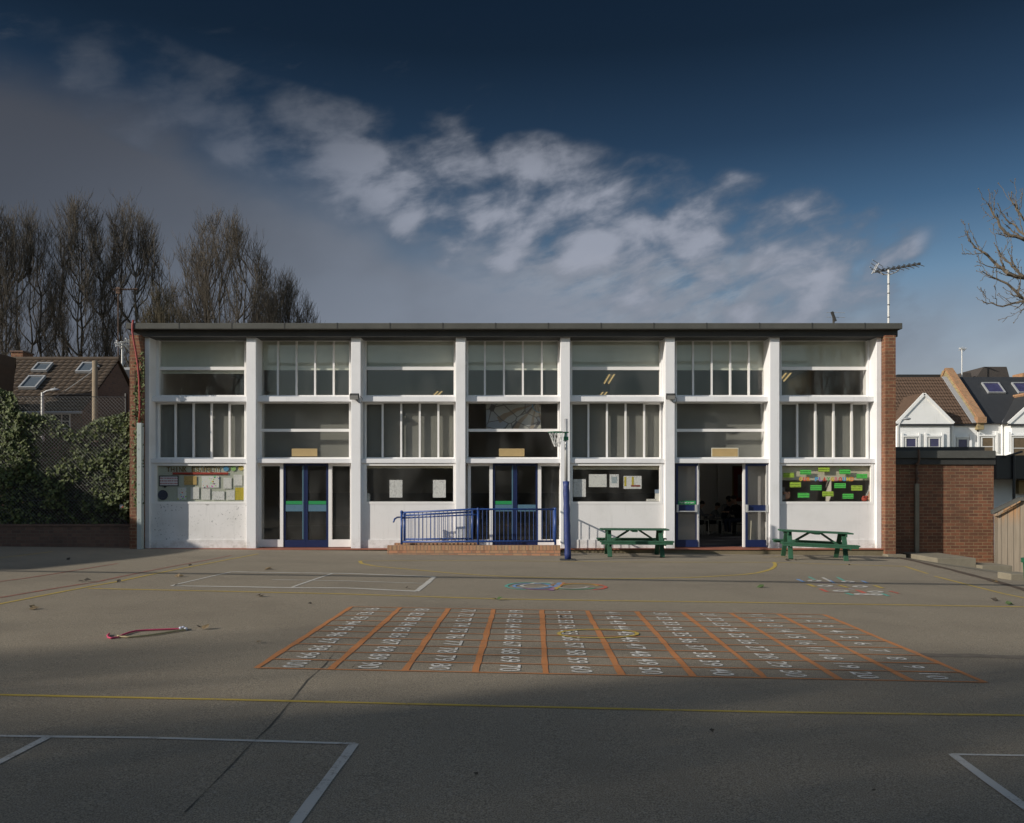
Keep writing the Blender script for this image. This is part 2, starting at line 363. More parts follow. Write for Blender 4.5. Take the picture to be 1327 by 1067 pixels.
# cloud coordinates in degrees
ca, sa = math.cos(R(14)), math.sin(R(14))
u = n.math('ADD', n.math('MULTIPLY', az, ca), n.math('MULTIPLY', el, sa))
v = n.math('SUBTRACT', n.math('MULTIPLY', el, ca), n.math('MULTIPLY', az, sa))
cvec = n.new('ShaderNodeCombineXYZ', ins={0: n.math('MULTIPLY', u, 0.62), 1: n.math('ADD', v, SKY_OFF)}).outputs[0]
warp = n.new('ShaderNodeTexNoise', ins={'Vector': cvec, 'Scale': 0.22, 'Detail': 2.0})
cv2 = n.new('ShaderNodeVectorMath', ins={0: cvec, 1: n.new('ShaderNodeVectorMath', ins={0: warp.outputs['Color'], 1: (1.7, 1.7, 1.7)}, operation='MULTIPLY').outputs[0]}, operation='ADD').outputs[0]
vor = n.new('ShaderNodeTexVoronoi', feature='SMOOTH_F1', ins={'Vector': cv2, 'Scale': 0.42, 'Smoothness': 0.75})
puff = n.math('ADD', n.math('MULTIPLY', n.noise(cv2, 0.46, 6, 0.52), .62), n.math('MULTIPLY', n.math('SUBTRACT', 0.95, vor.outputs['Distance']), .36)); soft = n.noise(cvec, 0.16, 4, .5); fine = n.noise(n.scaled(cv2, .7, 1.6, 1), 0.9, 6, .62)
line_el = n.math('ADD', n.math('MULTIPLY', n.math('SUBTRACT', 5.8, az), 0.31), 13.2)
# high sheet of grey cloud, lower left
d_line = n.math('SUBTRACT', line_el, n.math('ADD', el, n.math('MULTIPLY', n.math('SUBTRACT', soft, .5), 6.0)))
sheet = n.math('MULTIPLY', n.smooth(d_line, -1.0, 3.6), n.smooth(az, 14.0, 3.0))
streak_n = n.noise(n.scaled(cv2, .8, 1.5, 1), 0.55, 6, .6)
st_c = n.math('SUBTRACT', 12.6, n.math('MULTIPLY', n.math('SUBTRACT', az, 8.0), 0.06))
st_b = n.math('DIVIDE', n.math('SUBTRACT', el, st_c), 2.6)
st_b = n.math('SUBTRACT', 1.0, n.math('MULTIPLY', st_b, st_b), clamp=True)
streak = n.math('MULTIPLY', n.math('MULTIPLY', n.smooth(streak_n, .33, .58), n.smooth(st_b, 0, .5)), n.math('MULTIPLY', n.smooth(az, 25.0, 12.0), n.smooth(az, -7.0, 3.0)))
low = n.math('MULTIPLY', n.smooth(el, 14.0, 8.5), n.math('MULTIPLY', 0.55, n.smooth(soft, .38, .62)))
sheet = n.math('MAXIMUM', sheet, low)
# band of broken cumulus along its upper edge
cen = n.math('SUBTRACT', 17.3, n.math('MULTIPLY', az, 0.235))
half = n.math('ADD', 3.4, n.math('MULTIPLY', n.smooth(az, -20.0, 6.0), 2.2))
t = n.math('DIVIDE', n.math('SUBTRACT', el, cen), half)
band = n.math('SUBTRACT', 1.0, n.math('MULTIPLY', t, t), clamp=True)
band = n.math('MULTIPLY', band, n.math('MULTIPLY', n.smooth(az, 28.0, 17.0), n.smooth(az, -30, -20)))
cov = n.math('ADD', n.math('MULTIPLY', band, 0.25), n.math('ADD', n.math('MULTIPLY', puff, 1.25), n.math('MULTIPLY', fine, 0.16)))
cum = n.math('MULTIPLY', n.math('ADD', .5, n.math('MULTIPLY', .5, n.smooth(az, -22, -4))), n.smooth(cov, 0.66, 1.02))
cum = n.math('MULTIPLY', cum, n.smooth(band, 0.0, 0.25))
wisp = n.math('MULTIPLY', n.smooth(fine, 0.5, 0.75), n.math('MULTIPLY', n.smooth(puff, .48, .68), n.math('MULTIPLY', 0.38, n.smooth(az, 8.0, -10.0))))
wisp = n.math('MULTIPLY', wisp, n.smooth(el, 29, 20))
bright = n.math('MULTIPLY', n.math('ADD', .25, n.math('MULTIPLY', .75, n.smooth(az, -24.0, 0.0))), n.smooth(cov, .74, 1.08))
dk = n.math('MULTIPLY', n.smooth(el, 25.0, 12.0), 1.0)
c_sheet = n.mix(n.smooth(n.math('SUBTRACT', n.math('MULTIPLY', az, .8), el), -44, -6), (0.72, 0.80, 1.0, 1), (2.35, 2.68, 3.3, 1))
c_sheet = n.mix(n.math('MULTIPLY', n.smooth(el, 17, 25), .35), c_sheet, (0.38, 0.44, 0.56, 1))
c_sheet = n.mix(n.math('MULTIPLY', n.smooth(soft, .4, .7), .22), c_sheet, (0.7, 0.74, 0.85, 1))
c_cum = n.mix(bright, (1.25, 1.45, 1.85, 1), (3.25, 3.5, 4.2, 1))
c_cum = n.mix(n.math('MULTIPLY', n.smooth(el, 18, 25), .85), c_cum, (0.66, 0.78, 1.0, 1))
col = n.mix(n.math('MULTIPLY', streak, .72), clear, (3.5, 3.75, 4.3, 1))
col = n.mix(wisp, col, (1.1, 1.2, 1.4, 1))
col = n.mix(n.math('MULTIPLY', cum, 0.92), col, c_cum)
col = n.mix(n.math('MULTIPLY', sheet, n.math('SUBTRACT', 0.92, n.math('MULTIPLY', cum, .7))), col, c_sheet)
col = n.mix(front, n.mix(1.0, clear, (1.12, 1.0, .86, 1), 'MULTIPLY'), n.mix(1.0, col, (.667, .667, .667, 1), 'MULTIPLY'))
n.t.links.new(col, bg.inputs['Color'])
sc.view_settings.view_transform = 'Standard'; sc.view_settings.look = 'None'; sc.view_settings.exposure = 0; sc.view_settings.gamma = 1
sc.render.engine = 'CYCLES'; sc.cycles.max_bounces = 8; sc.cycles.transparent_max_bounces = 12; sc.cycles.use_denoising = True

# ---------------------------------------------------------------- ground
def axis(fine_lo, fine_hi, step, far):
    a = []; v = fine_lo
    while v <= fine_hi + 1e-6: a.append(v); v += step
    g = step; lo = fine_lo; hi = fine_hi
    while hi < far: g *= 1.6; lo -= g; hi += g; a.insert(0, lo); a.append(hi)
    return a
xs, ys = axis(-18, 18, .5, 900), axis(0, 30, .5, 900)
mb = MB(); mb.v = [(x, y, ground(x, y)) for y in ys for x in xs]; nx = len(xs)
mb.f = [(j * nx + i, j * nx + i + 1, (j + 1) * nx + i + 1, (j + 1) * nx + i) for j in range(len(ys) - 1) for i in range(nx - 1)]; mb.m = [0] * len(mb.f)
G = mb.build('playground', 'asphalt', smooth=True); tag(G, 'grey brown asphalt school playground with painted lines', None, None, 'structure')

rng = random.Random(5)
def strip(mb, pts, width, lift=.004, wob=0.0, seg=.25):
    P = [Vector(p) for p in pts]; Q = []
    for a, b in zip(P, P[1:]):
        k = max(1, int((b - a).length / seg)); Q += [a.lerp(b, i / k) for i in range(k)]
    Q.append(P[-1]); vs = []
    for i, q in enumerate(Q):
        d = (Q[min(i + 1, len(Q) - 1)] - Q[max(i - 1, 0)]).normalized(); s = Vector((-d.y, d.x))
        wd = width / 2 * (1 + rng.uniform(-wob, wob)); o = rng.uniform(-wob, wob) * width * .35
        for e in (-1, 1):
            r = q + s * (e * wd + o); vs.append((r.x, r.y, ground(r.x, r.y) + lift))
    mb.add(vs, [(2 * i, 2 * i + 1, 2 * i + 3, 2 * i + 2)[::-1] for i in range(len(Q) - 1)])
def mark(name, mat, pxs, width, lift=.004, wob=.12):
    mb = MB(); strip(mb, [gp(*p) for p in pxs], width, lift, wob); return mb.build(name, mat, G)
def lab(o, l): o['label'] = l; return o
lab(mark('painted_line', 'line_yellow', [(-150, 898.5), (0, 901), (330, 908), (660, 916), (1000, 923.5), (1327, 927.7), (1500, 931)], .05), 'long thin yellow line crossing the near yard')
lab(mark('painted_line', 'line_yellow', [(115, 763), (440, 770), (640, 776.5), (820, 779.3), (940, 780.8), (1327, 786.9), (1500, 790)], .075), 'long thin yellow line just behind the number grid')
lab(mark('painted_line', 'line_yellow', [(-60, 795), (0, 783), (156, 753.4), (251, 734), (300, 724.5), (335, 718)], .06), 'yellow line running from the side towards the doors')
lab(mark('painted_line', 'line_red', [(-60, 786), (0, 774.8), (125.5, 754.4), (234, 732.4), (300, 720)], .05), 'faded red line beside the yellow line')
lab(mark('painted_line', 'line_red', [(-40, 762), (0, 754), (30.5, 750), (73, 743.6), (152, 730.7)], .05), 'faded red line near the ivy fence')
mark('painted_line', 'line_yellow', [(-30, 728), (0, 723), (68, 715)], .05)
lab(mark('painted_line', 'line_yellow', [(467, 727.2), (612, 726.8), (820, 728.6), (940, 729), (1002.7, 729), (1173, 734.4)], .08), 'yellow line along the front of the ramp and tables')
mark('painted_line', 'line_yellow', [(1173, 734.4), (1202, 743.7)], .06)
mark('painted_line', 'line_yellow', [(1211, 747), (1260.7, 759.8), (1301.5, 770), (1360, 782)], .06)
mark('painted_line', 'line_yellow', [(988, 722), (1027, 722)], .06)
lab(mark('painted_arc', 'line_yellow', [(467, 727.2), (466.8, 728.6), (469, 730.7), (485, 733.8), (510, 736.4), (537.4, 738.7), (580, 742.6), (623.4, 745.8), (660, 747.6), (700, 748.9), (760, 750.2), (830, 750.2), (900, 748.6),
     (963, 745), (981, 742.8), (992, 740.2), (1000, 737.6), (1004.4, 733.8), (1004.6, 731.3), (1002.7, 729)], .085, wob=.06), 'shallow yellow arc in front of the ramp')
def court(name, lines, label):
    mb = MB()
    for pxs, wd in lines: strip(mb, [gp(*p) for p in pxs], wd, .0045, .1)
    return lab(mb.build(name, 'line_white', G), label)
court('painted_court', [([(222, 759.5), (300, 741.5)], .05), ([(300, 741.5), (450, 743.6), (563, 747.8)], .12), ([(222, 759.5), (377, 762), (450, 762.4), (540, 766.7)], .11), ([(563, 747.8), (553, 756.5), (540, 766.7)], .09),
     ([(430.6, 743.6), (377, 762)], .05), ([(352.6, 751.7), (440, 753), (550, 756.4)], .06)], 'white outlined long court box in front of the doors')
court('painted_court', [([(-220, 951), (0, 954.6), (199, 957), (460, 964.6)], .042), ([(459, 964.6), (421, 1016), (383, 1067), (340, 1125)], .062), ([(62, 955.6), (0, 988), (-90, 1033)], .058)], 'white court corner lines in the nearest part of the yard')
court('painted_court', [([(1234, 978.5), (1327, 980), (1560, 984)], .035), ([(1234, 978), (1280, 1012), (1327, 1046), (1400, 1100)], .06)], 'white angled court corner beside the frame edge')
mark('tarmac_crack', 'line_black', [(440, 838), (421, 862), (398, 882), (372, 915), (350, 942), (328, 962), (300, 992), (268, 1025), (239, 1054)], .008, .003, .8)
pt = mark('tarmac_patch', 'line_black', [(1195, 848.5), (1262, 850), (1345, 852.5)], .16, .003, .6); pt.data.materials[0] = simple('darker_tarmac', (.15, .125, .095), .9, .6, 6, fine=90)
# the hundred square
bot = [332, 428, 524, 615.5, 707, 806, 899, 992, 1089, 1182, 1277]; top = [455, 519, 581, 640, 702, 760.5, 825, 885, 947, 1008, 1068]
yb = lambda x: 866.2 + (x - 332) * .0199; yt = lambda x: 786.9 + (x - 455) * .0166
LB = [Vector(gp(x, yb(x))) for x in bot]; LT = [Vector(gp(x, yt(x))) for x in top]
mb = MB()
for a, b in zip(LB, LT): strip(mb, [a, b], .062, .004, .22)
for k in range(11):
    strip(mb, [a.lerp(b, k / 10) for a, b in zip(LB, LT)], .03 if k else .034, .0055, .3)
grid = lab(mb.build('number_grid', 'line_orange', G), 'orange ruled hundred square painted on the asphalt')
for c in range(10):                      # column 0 is the far left one (91 to 100), read from the left side
    for r in range(10):
        num = (9 - c) * 10 + 10 - r      # row 0 is the near one
        P = lambda s, t_: LB[c].lerp(LB[c + 1], s).lerp(LT[c].lerp(LT[c + 1], s), t_)
        ctr = P(.47 + rng.uniform(-.02, .02), (r + .52) / 10); ex = P(1, (r + .5) / 10) - P(0, (r + .5) / 10); ex.normalize(); ey = P(.5, (r + 1) / 10) - P(.5, r / 10); cell = ey.length; ey.normalize()
        vs, fs, tw, th = text_geo(str(num), 1.0, .002)
        sh = .195 / th; sw = min(.17 / .55, cell * .80 / tw) if num < 100 else cell * .82 / tw
        pts = []
        for x, y, z in vs:
            q = ctr + ex * (y * sh) - ey * (x * sw); pts.append((q.x, q.y, ground(q.x, q.y) + .005))
        mb = MB(); mb.add(pts, fs); mb.build('painted_number', 'number_paint', grid)
def ring(cx, cy, rx, ry, mat, wd=.05, a0=0, a1=360, lift=.006):
    k = 28; return mark('painted_ring', mat, [(cx + rx * math.cos(R(a0 + (a1 - a0) * i / k)), cy + ry * math.sin(R(a0 + (a1 - a0) * i / k))) for i in range(k + 1)], wd, lift, .05)
lab(ring(775, 822, 51, 5.6, 'line_yellow', .045, lift=.0085), 'yellow circle across the number grid')
snake = empty('painted_spiral_game', (*gp(710, 760), ground(*gp(710, 760)))); snake.parent = G; snake['label'] = 'two joined rings of coloured chalky paint'
def into(o, p): o.parent = p; o.matrix_parent_inverse = p.matrix_basis.inverted()
for cx, cy, rx, ry, m, a0, a1 in ((687, 760, 31, 4.6, 'teal', 100, 330), (690, 760, 24, 3.4, 'blue', 0, 360), (693, 759.6, 17, 2.3, 'white', 30, 300), (700, 761.5, 22, 3, 'purple', 10, 160), (703, 757, 14, 1.6, 'white', 180, 350),
                                  (748, 761, 37, 4.4, 'orange', 200, 330), (752, 761.4, 33, 4.0, 'scarlet', -60, 60), (745, 761, 27, 3.4, 'green', 20, 240), (742, 761, 19, 2.2, 'white', 0, 200), (750, 760, 24, 2.8, 'yellow', 200, 360)):
    into(ring(cx, cy, rx, ry, 'line_' + m, .06, a0, a1), snake)
for a, b, m in (((726, 755.8), (720, 761), 'line_blue'), ((719, 761), (714, 765.6), 'line_purple'), ((730, 755.6), (724, 760), 'line_orange'), ((724, 760), (718, 764.5), 'line_yellow')): into(mark('painted_stroke', m, [a, b], .09, .0075), snake)
hop = empty('painted_hopscotch', (*gp(1090, 762), ground(*gp(1090, 762)))); hop.parent = G; hop['label'] = 'coloured hopscotch strokes with white ovals near the second table'
hq = lambda x, y: (1007 + x / 4.739, 740 + y / 4.739)
for a, b, c, d, m, wd in ((125, 52, 165, 70, 'blue', .07), (195, 38, 230, 55, 'teal', .06), (280, 42, 335, 70, 'white', .06), (320, 58, 352, 76, 'blue', .06), (370, 40, 410, 62, 'teal', .06), (520, 62, 555, 77, 'blue', .06), (190, 84, 235, 100, 'yellow', .08),
                      (380, 89, 435, 104, 'yellow', .08), (598, 91, 650, 108, 'yellow', .07), (265, 112, 310, 131, 'scarlet', .07), (490, 119, 540, 139, 'scarlet', .08), (690, 125, 745, 140, 'scarlet', .05), (425, 137, 465, 151, 'teal', .07),
                      (645, 140, 685, 157, 'teal', .06), (235, 73, 330, 76, 'purple', .03), (330, 85, 420, 88, 'orange', .03), (440, 76, 530, 78, 'purple', .03), (310, 131, 500, 134, 'red', .03), (340, 80, 372, 84, 'white', .05), (440, 112, 475, 116, 'white', .06), (300, 108, 470, 110, 'purple', .025)):
    into(mark('painted_stroke', 'line_' + m, [hq(a, b), hq(c, d)], wd, .0065), hop)
for x, y, w_ in ((230, 62, 30), (436, 68, 28), (296, 93, 34), (510, 98, 34), (392, 125, 36), (604, 130, 34), (522, 145, 36), (610, 147, 26)):
    q = hq(x, y); into(ring(q[0], q[1], w_ / 4.739, .9, 'line_white', .085), hop)
# gully and the concrete apron beyond it
gl = mark('drain_gully', 'concrete_dark', [(1164, 722.5), (1180, 726), (1230, 738), (1280, 751), (1327, 764.5), (1400, 788)], .17, .006, .2); gl.parent = None; gl.matrix_parent_inverse = Matrix()
gl.data.materials[0] = simple('damp_gully', (0.075, 0.05, 0.032), 0.9, .4, 5)
tag(gl, 'dark brown drain gully along the yard edge', None, None, 'structure')
mb = MB(); P0 = [gp(*p) for p in ((1176, 723.5), (1235, 737), (1327, 762), (1420, 790))]
ay = [26.0 - i * .4 for i in range(28)]
for a, b in zip(ay, ay[1:]):
    x0 = 10.95
    for i in range(10):
        xa, xb = x0 + i * .5, x0 + (i + 1) * .5
        mb.add([(x, y, ground(x, y) + .004) for x, y in ((xa, b), (xb, b), (xb, a), (xa, a))], [(0, 1, 2, 3)])
tag(mb.build('pavement', 'concrete'), 'pale concrete pavement beyond the gully', None, None, 'structure')
# ---------------------------------------------------------------- the school hall
FY = 25.56
B = empty('school_building', (0, FY, -.15), 'long school hall with white framed glazed bays under a flat dark roof', 'building')
CXP = [189.8 + 135.7 * k for k in range(8)]          # column centres across the front
CX_ = [X(p, FY) for p in CXP]
BK = 42.0
mb = MB(); mb.box(-10.90, -10.58, 25.30, BK, -.5, 6.05); mb.build('end_wall', 'brick', B)
mb = MB(); mb.box(10.645, 10.94, 25.30, BK, -.6, 6.05); mb.build('end_wall', 'brick', B)
for k, cx in enumerate(CX_):
    x0, x1 = cx - .14, cx + .14
    if k == 0: x0, x1 = -10.58, -10.445
    if k == 7: x0, x1 = 10.50, 10.645
    mb = MB(); mb.box(x0, x1, FY, 26.42, -.06, 6.07); mb.build('column', 'white', B, bev=.012)
# roof: felted slab edge over a darker fascia
rf = MB(); rf.box(-10.97, 11.10, 25.22, BK + .4, 6.215, 6.385)
ro = rf.build('roof', 'felt', B, bev=.015)
mb = MB(); mb.box(-10.90, 11.05, 25.42, BK + .2, 6.03, 6.213); mb.build('fascia', 'fascia', ro)
for i in range(1, 15): mb = MB(); mb.box(-10.97 + i * 1.5 - .012, -10.97 + i * 1.5 + .012, 25.212, 25.24, 6.21, 6.39); mb.build('roof_seam', 'fascia', ro)
# step and plinth along the foot of the wall
mb = MB(); mb.box(-10.55, 11.0, 25.40, 26.3, -.075, -.04); mb.build('step', 'redtile', B)
mb = MB(); mb.box(-10.5, 10.98, 25.44, 26.2, -.6, -.077); pl = mb.build('plinth', 'kerbstone', B)
mb = MB(); mb.box(10.62, 11.12, 25.05, 25.5, -.6, -.19); mb.build('plinth', 'concrete', B)
# hall behind the glass
mb = MB(); mb.box(-10.55, 10.62, 26.42, BK - .3, -.5, -.03); hf = mb.build('hall_floor', 'hall_floor', B)
mb = MB(); mb.box(-10.58, 10.645, BK - .3, BK, -.5, 6.0); mb.box(-10.579, 10.64, BK - .32, BK - .301, -.02, 1.5, 1); mb.build('hall_back_wall', ['hall_wall', 'hall_dark'], B)
mb = MB(); mb.box(-10.58, 10.645, 26.45, BK, 5.93, 6.028); mb.build('hall_ceiling', 'hall_ceiling', B)
for a, b in ((-10.578, -10.56), (10.625, 10.643)): mb = MB(); mb.box(a, b, 26.45, BK - .33, -.02, 5.92); mb.build('hall_side_lining', 'hall_wall', B)
def plate(mb, px0, px1, py0, py1, Y, th=.02, mi=0):
    mb.box(X(px0, Y), X(px1, Y), Y, Y + th, Z(py1, Y), Z(py0, Y), mi)
def bars(parent, name, rects, Y, th, mat, bev=0):
    mb = MB()
    for r in rects: plate(mb, *r, Y, th)
    return mb.build(name, mat, parent, bev=bev)
def window(x0, x1, y0, y1, Y, cells, fr=2.2, mul=2.4, blind=None, th=.10, name='window', glass='glass', head=0, extra=()):
    """outer box in photo pixels at depth Y; cells = list of pixel splits ('v' or 'h')"""
    rects = [(x0, x1, y0, y0 + fr, ), (x0, x1, y1 - fr, y1), (x0, x0 + fr, y0 + fr, y1 - fr), (x1 - fr, x1, y0 + fr, y1 - fr)]
    f = bars(B, name, rects, Y, th, 'frame')
    for kind, p, wd in cells:
        r = (p - wd / 2, p + wd / 2, y0 + fr, y1 - fr) if kind == 'v' else (x0 + fr, x1 - fr, p - wd / 2, p + wd / 2)
        bars(f, 'glazing_bar' if kind == 'v' else 'transom', [r], Y + .012, th - .03, 'frame')
    for r in extra: bars(f, 'vent_light', [r], Y - .015, .03, 'frame')
    bars(f, 'pane', [(x0 + fr * .5, x1 - fr * .5, y0 + fr * .5, y1 - fr * .5)], Y + .055, .006, glass)
    for bl in (blind or []): bars(f, 'blind', [bl[:4]], Y + .055 + bl[5], .01, bl[4])
    return f
YU, YM, YL = 26.12, 26.0, 25.68
BAYL = [CXP[k] + 6.3 for k in range(7)]; BAYR = [CXP[k + 1] - 6.3 for k in range(7)]
BAYL[0] = 193.6; BAYR[6] = 1136.0
for k in range(7):
    l, r = BAYL[k], BAYR[k]; odd = k % 2 == 0       # odd bays: panes over panels; even bays: doors
    xl, xr = X(l, FY), X(r, FY)
    # head, ledges and panel run column to column
    mb = MB(); mb.box(xl, xr, 26.08, 26.4, Z(439.6, 26.1), 6.035); mb.build('lintel', 'white', B)
    mb = MB(); mb.box(xl, xr, 25.73, 26.4, Z(520.6, 25.73), Z(514.0, 25.73)); mb.build('ledge', 'white', B, bev=.01)
    mb = MB(); mb.box(xl, xr, 25.64, 26.4, Z(600.4, 25.64), Z(594.6, 25.64)); mb.build('ledge', 'white', B, bev=.01)
    gl, gr = l + 5.0, r - 0.5
    if k >= 4: gl, gr = l + 0.5, r - 5.0
    if k == 3: gl, gr = l + 1.5, r - 1.5
    if k == 0: gl = 204.8
    if k == 6: gr = 1125.4
    for a, b in ((xl, X(gl + .1, YM)), (X(gr - .1, YM), xr)):
        if b - a > .02: mb = MB(); mb.box(a, b, 26.05, 26.4, Z(594.6, 25.64), Z(439.6, 26.1)); mb.build('reveal', 'white', B)
    wv = (gr - gl)
    vs = [('v', gl + wv * q, 2.4) for q in (.197, .402, .607, .812)]
    if odd:
        bl = [(gl + 4 if k == 0 else gl, gr if k < 6 else gr - 4, 440.5, 484.5 if k == 0 else 477.5, 'blind_pale', .10)]
        window(gl, gr, 439.8, 514.4, YU, [('h', 477.6, 4.2)], blind=bl)
        window(gl, gr, 520.6, 595.0, YM, vs, blind=[(gl, gr, 521, 595, 'blind_grey', .10)], extra=[(gl + 1, gl + wv * .19, 521.5, 524.3), (gl + wv * .82, gr - 1, 521.5, 524.3)])
    else:
        window(gl, gr, 439.8, 514.4, YU, vs, blind=[(gl, gr, 440.5, 480, 'blind_pale', .10)])
        fb = window(gl, gr, 520.6, 595.0, YM, [('h', 557.8, 3.6)], blind=[] if k == 3 else [(gl, gr, 521, 595, 'blind_grey', .35)])
        q = {1: 0, 3: 268.6, 5: 545.0}[k]
        pm = bars(B, 'plaque', [(378 + q, 411 + q, 581.5, 591.6)], 25.975, .02, 'plaque')
        if k == 5:
            mb = MB(); plate(mb, 377 + q, 412 + q, 580.6, 592.4, 25.985, .012); mb.build('plaque_border', 'blind_cream', pm)
    # ground floor
    if odd:
        ll, lr = (l + 4.5, r - .3) if k < 3 else (l + .3, r - 4.2)
        if k == 0: ll = 200.0
        mb = MB(); mb.box(xl, xr, 25.69, 25.95, -.04, Z(652.4, 25.69)); mb.build('panel', 'panel_scuffed' if k == 0 else 'panel', B)
        mb = MB(); mb.box(xl, xr, 25.665, 25.70, -.04, Z(699.5, 25.665)); mb.build('skirting', 'panel', B)
        mb = MB(); mb.box(xl, xr, 25.74, 26.1, Z(601.5, 25.74), Z(600, 25.74)); mb.build('lintel', 'white', B)
        bl = None
        if k == 0: bl = [(ll, lr, 601, 652, 'board', .032)]
        if k == 4: bl = [(ll, lr, 601, 608.8, 'blind_cream', .09)]
        if k == 2: bl = [(ll, lr, 601, 607, 'blind_cream', .09)]
        if k == 6: bl = [(ll, lr, 601, 622.6, 'blind_cream', .12)]
        for a_, b_ in ((xl, X(ll + .2, YL)), (X(lr - .2, YL), xr)):
            if b_ - a_ > .01: mb = MB(); mb.box(a_, b_, 25.69, 26.0, Z(652.4, 25.69) + .001, Z(600.4, 25.64)); mb.build('reveal', 'white', B)
        window(ll, lr, 600.6, 653.2, YL, [], fr=3.0, blind=bl, glass='glass_clear')
    else:
        o = 135.7 * (k - 1); YD = 25.84
        if k == 1 or k == 3:
            e = 0.6 if k == 3 else 0
            for a, b, c, d in ((334.6, 367.0, 338.6, 362.8), (425.6, 454.6, 430.0, 453.6)):
                a, b, c, d = a + o, b + o, c + o, d + o
                f = bars(B, 'sidelight', [(a, b, 600, 604.2), (a, b, 699.4, 709.0), (a, c, 604.2, 699.4), (d, b, 604.2, 699.4)], YD, .10, 'frame')
                bars(f, 'pane', [(c - .5, d + .5, 603.5, 700)], YD + .05, .006, 'glass_clear')
            for a, b in ((367.2, 396.0), (396.2, 425.4)):
                a, b = a + o, b + o
                d = bars(B, 'door', [(a, b, 600.5, 603.6), (a, b, 700.0, 709.3), (a, a + 2.6, 603.6, 700), (b - 2.6, b, 603.6, 700)], YD + .02, .05, 'door_blue')
                bars(d, 'pane', [(a + 2, b - 2, 603, 700.6)], YD + .04, .006, 'glass_clear')
                s0, s1 = (a + 3.0, b - 3.4) if a < 380 + o else (a + 3.4, b - 2.8)
                if not (k == 3 and a > 380 + o): bars(d, 'green_sign', [(s0, s1, 649.4, 653.8)], YD + .03, .008, 'sign_green')
                bars(d, 'push_plate', [(s0, s1 + 1, 654.2, 662.9)], YD + .025, .012, 'blue_light')
                if a < 380 + o: bars(d, 'edge_strip', [(b - 4.2, b - 2.7, 604, 699)], YD + .012, .03, 'blue_light')
        else:
            for a, b in ((876.0, 904.6), (966.2, 996.6)):
                d = bars(B, 'door', [(a, b, 600.7, 604.0), (a, b, 699.8, 709.2), (a, a + 2.8, 604, 699.8), (b - 2.8, b, 604, 699.8)], 25.74, .05, 'door_blue', bev=.005)
                bars(d, 'pane', [(a + 2, b - 2, 603.6, 700.4)], 25.76, .006, 'glass_clear')
                bars(d, 'blue_panel', [(a + 3, b - 3, 654.8, 662.2)], 25.735, .03, 'door_blue')
                mb = MB(); y = 663.0
                mb.tube([(X(a + 1.5, 25.66), 25.66, Z(y, 25.66)), (X(b - 1.5, 25.66), 25.66, Z(y, 25.66))], .016, 8)
                for c in (a + 2.2, b - 2.2): mb.box(X(c - 1.2, 25.66), X(c + 1.2, 25.66), 25.645, 25.74, Z(664, 25.66), Z(654.2, 25.66))
                mb.build('push_bar', 'silver', d)
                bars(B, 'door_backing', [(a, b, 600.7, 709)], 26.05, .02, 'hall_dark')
            bars(d, 'bolt_rail', [(993.2, 994.6, 603, 707)], 25.70, .03, 'silver')
            bars(d, 'edge_strip', [(903.2, 904.2, 604, 700)], 25.735, .01, 'frame')
            f = bars(B, 'door_frame', [(904.9, 906.4, 600.3, 709.2), (963.2, 966.0, 600.3, 709.2), (874, 998, 599.6, 600.4)], YD, .12, 'frame')
            sg = bars(B, 'door_sign', [(878.9, 901.6, 649.2, 653.9)], 25.725, .006, 'sign_green')
            vs, fs, tw, th = text_geo('Push bar to open', 1, .008); sc_ = .42 / tw
            mb = MB(); cxp, czp = X(890.2, 25.72), Z(651.6, 25.72)
            mb.add([(cxp + x * sc_, 25.7205, czp + y * sc_ * 1.25) for x, y, z in vs], fs); mb.build('sign_lettering', 'iron_white', sg)
            mb = MB(); mb.beam((X(972.5, 25.78), 25.80, Z(699.5, 25.8)), (X(973.3, 25.8), 25.80, Z(675, 25.8)), .05, .02); wd = mb.build('door_wedge_stick', 'blind_cream', B)
# fluorescent fittings seen through the upper panes
def fit(px, py, px2, py2, label):
    Y0 = F * (5.88 - CH) / (HY - py); Y1 = F * (5.88 - CH) / (HY - py2); mb = MB()
    mb.beam((X(px, Y0), Y0, 5.88), (X(px2, Y1), min(Y1, 41.5), 5.88), .30, .07)
    o = mb.build('ceiling_light', 'iron_white'); mb = MB()
    for s in (-.085, .085): mb.tube([(X(px, Y0) + s, Y0 + .02, 5.835), (X(px2, Y1) + s, min(Y1, 41.4), 5.835)], .028, 6)
    mb.build('lamp_tube', emit('lamp_glow', (1.0, .72, .28), .5), o); tag(o, label, 'ceiling light', 'lit ceiling lights in the hall')
fit(793, 484, 786, 495.5, 'lit strip light seen behind the upper pane over the notice window, nearer one')
fit(784, 507, 780, 512, 'small lit strip light low in the upper pane over the notice window')
fit(1022, 482, 1013, 492.5, 'lit strip light behind the upper pane of the bay beside the brick end')
fit(570, 506, 564, 512, 'dim strip light low in the upper pane over the ramp rail')
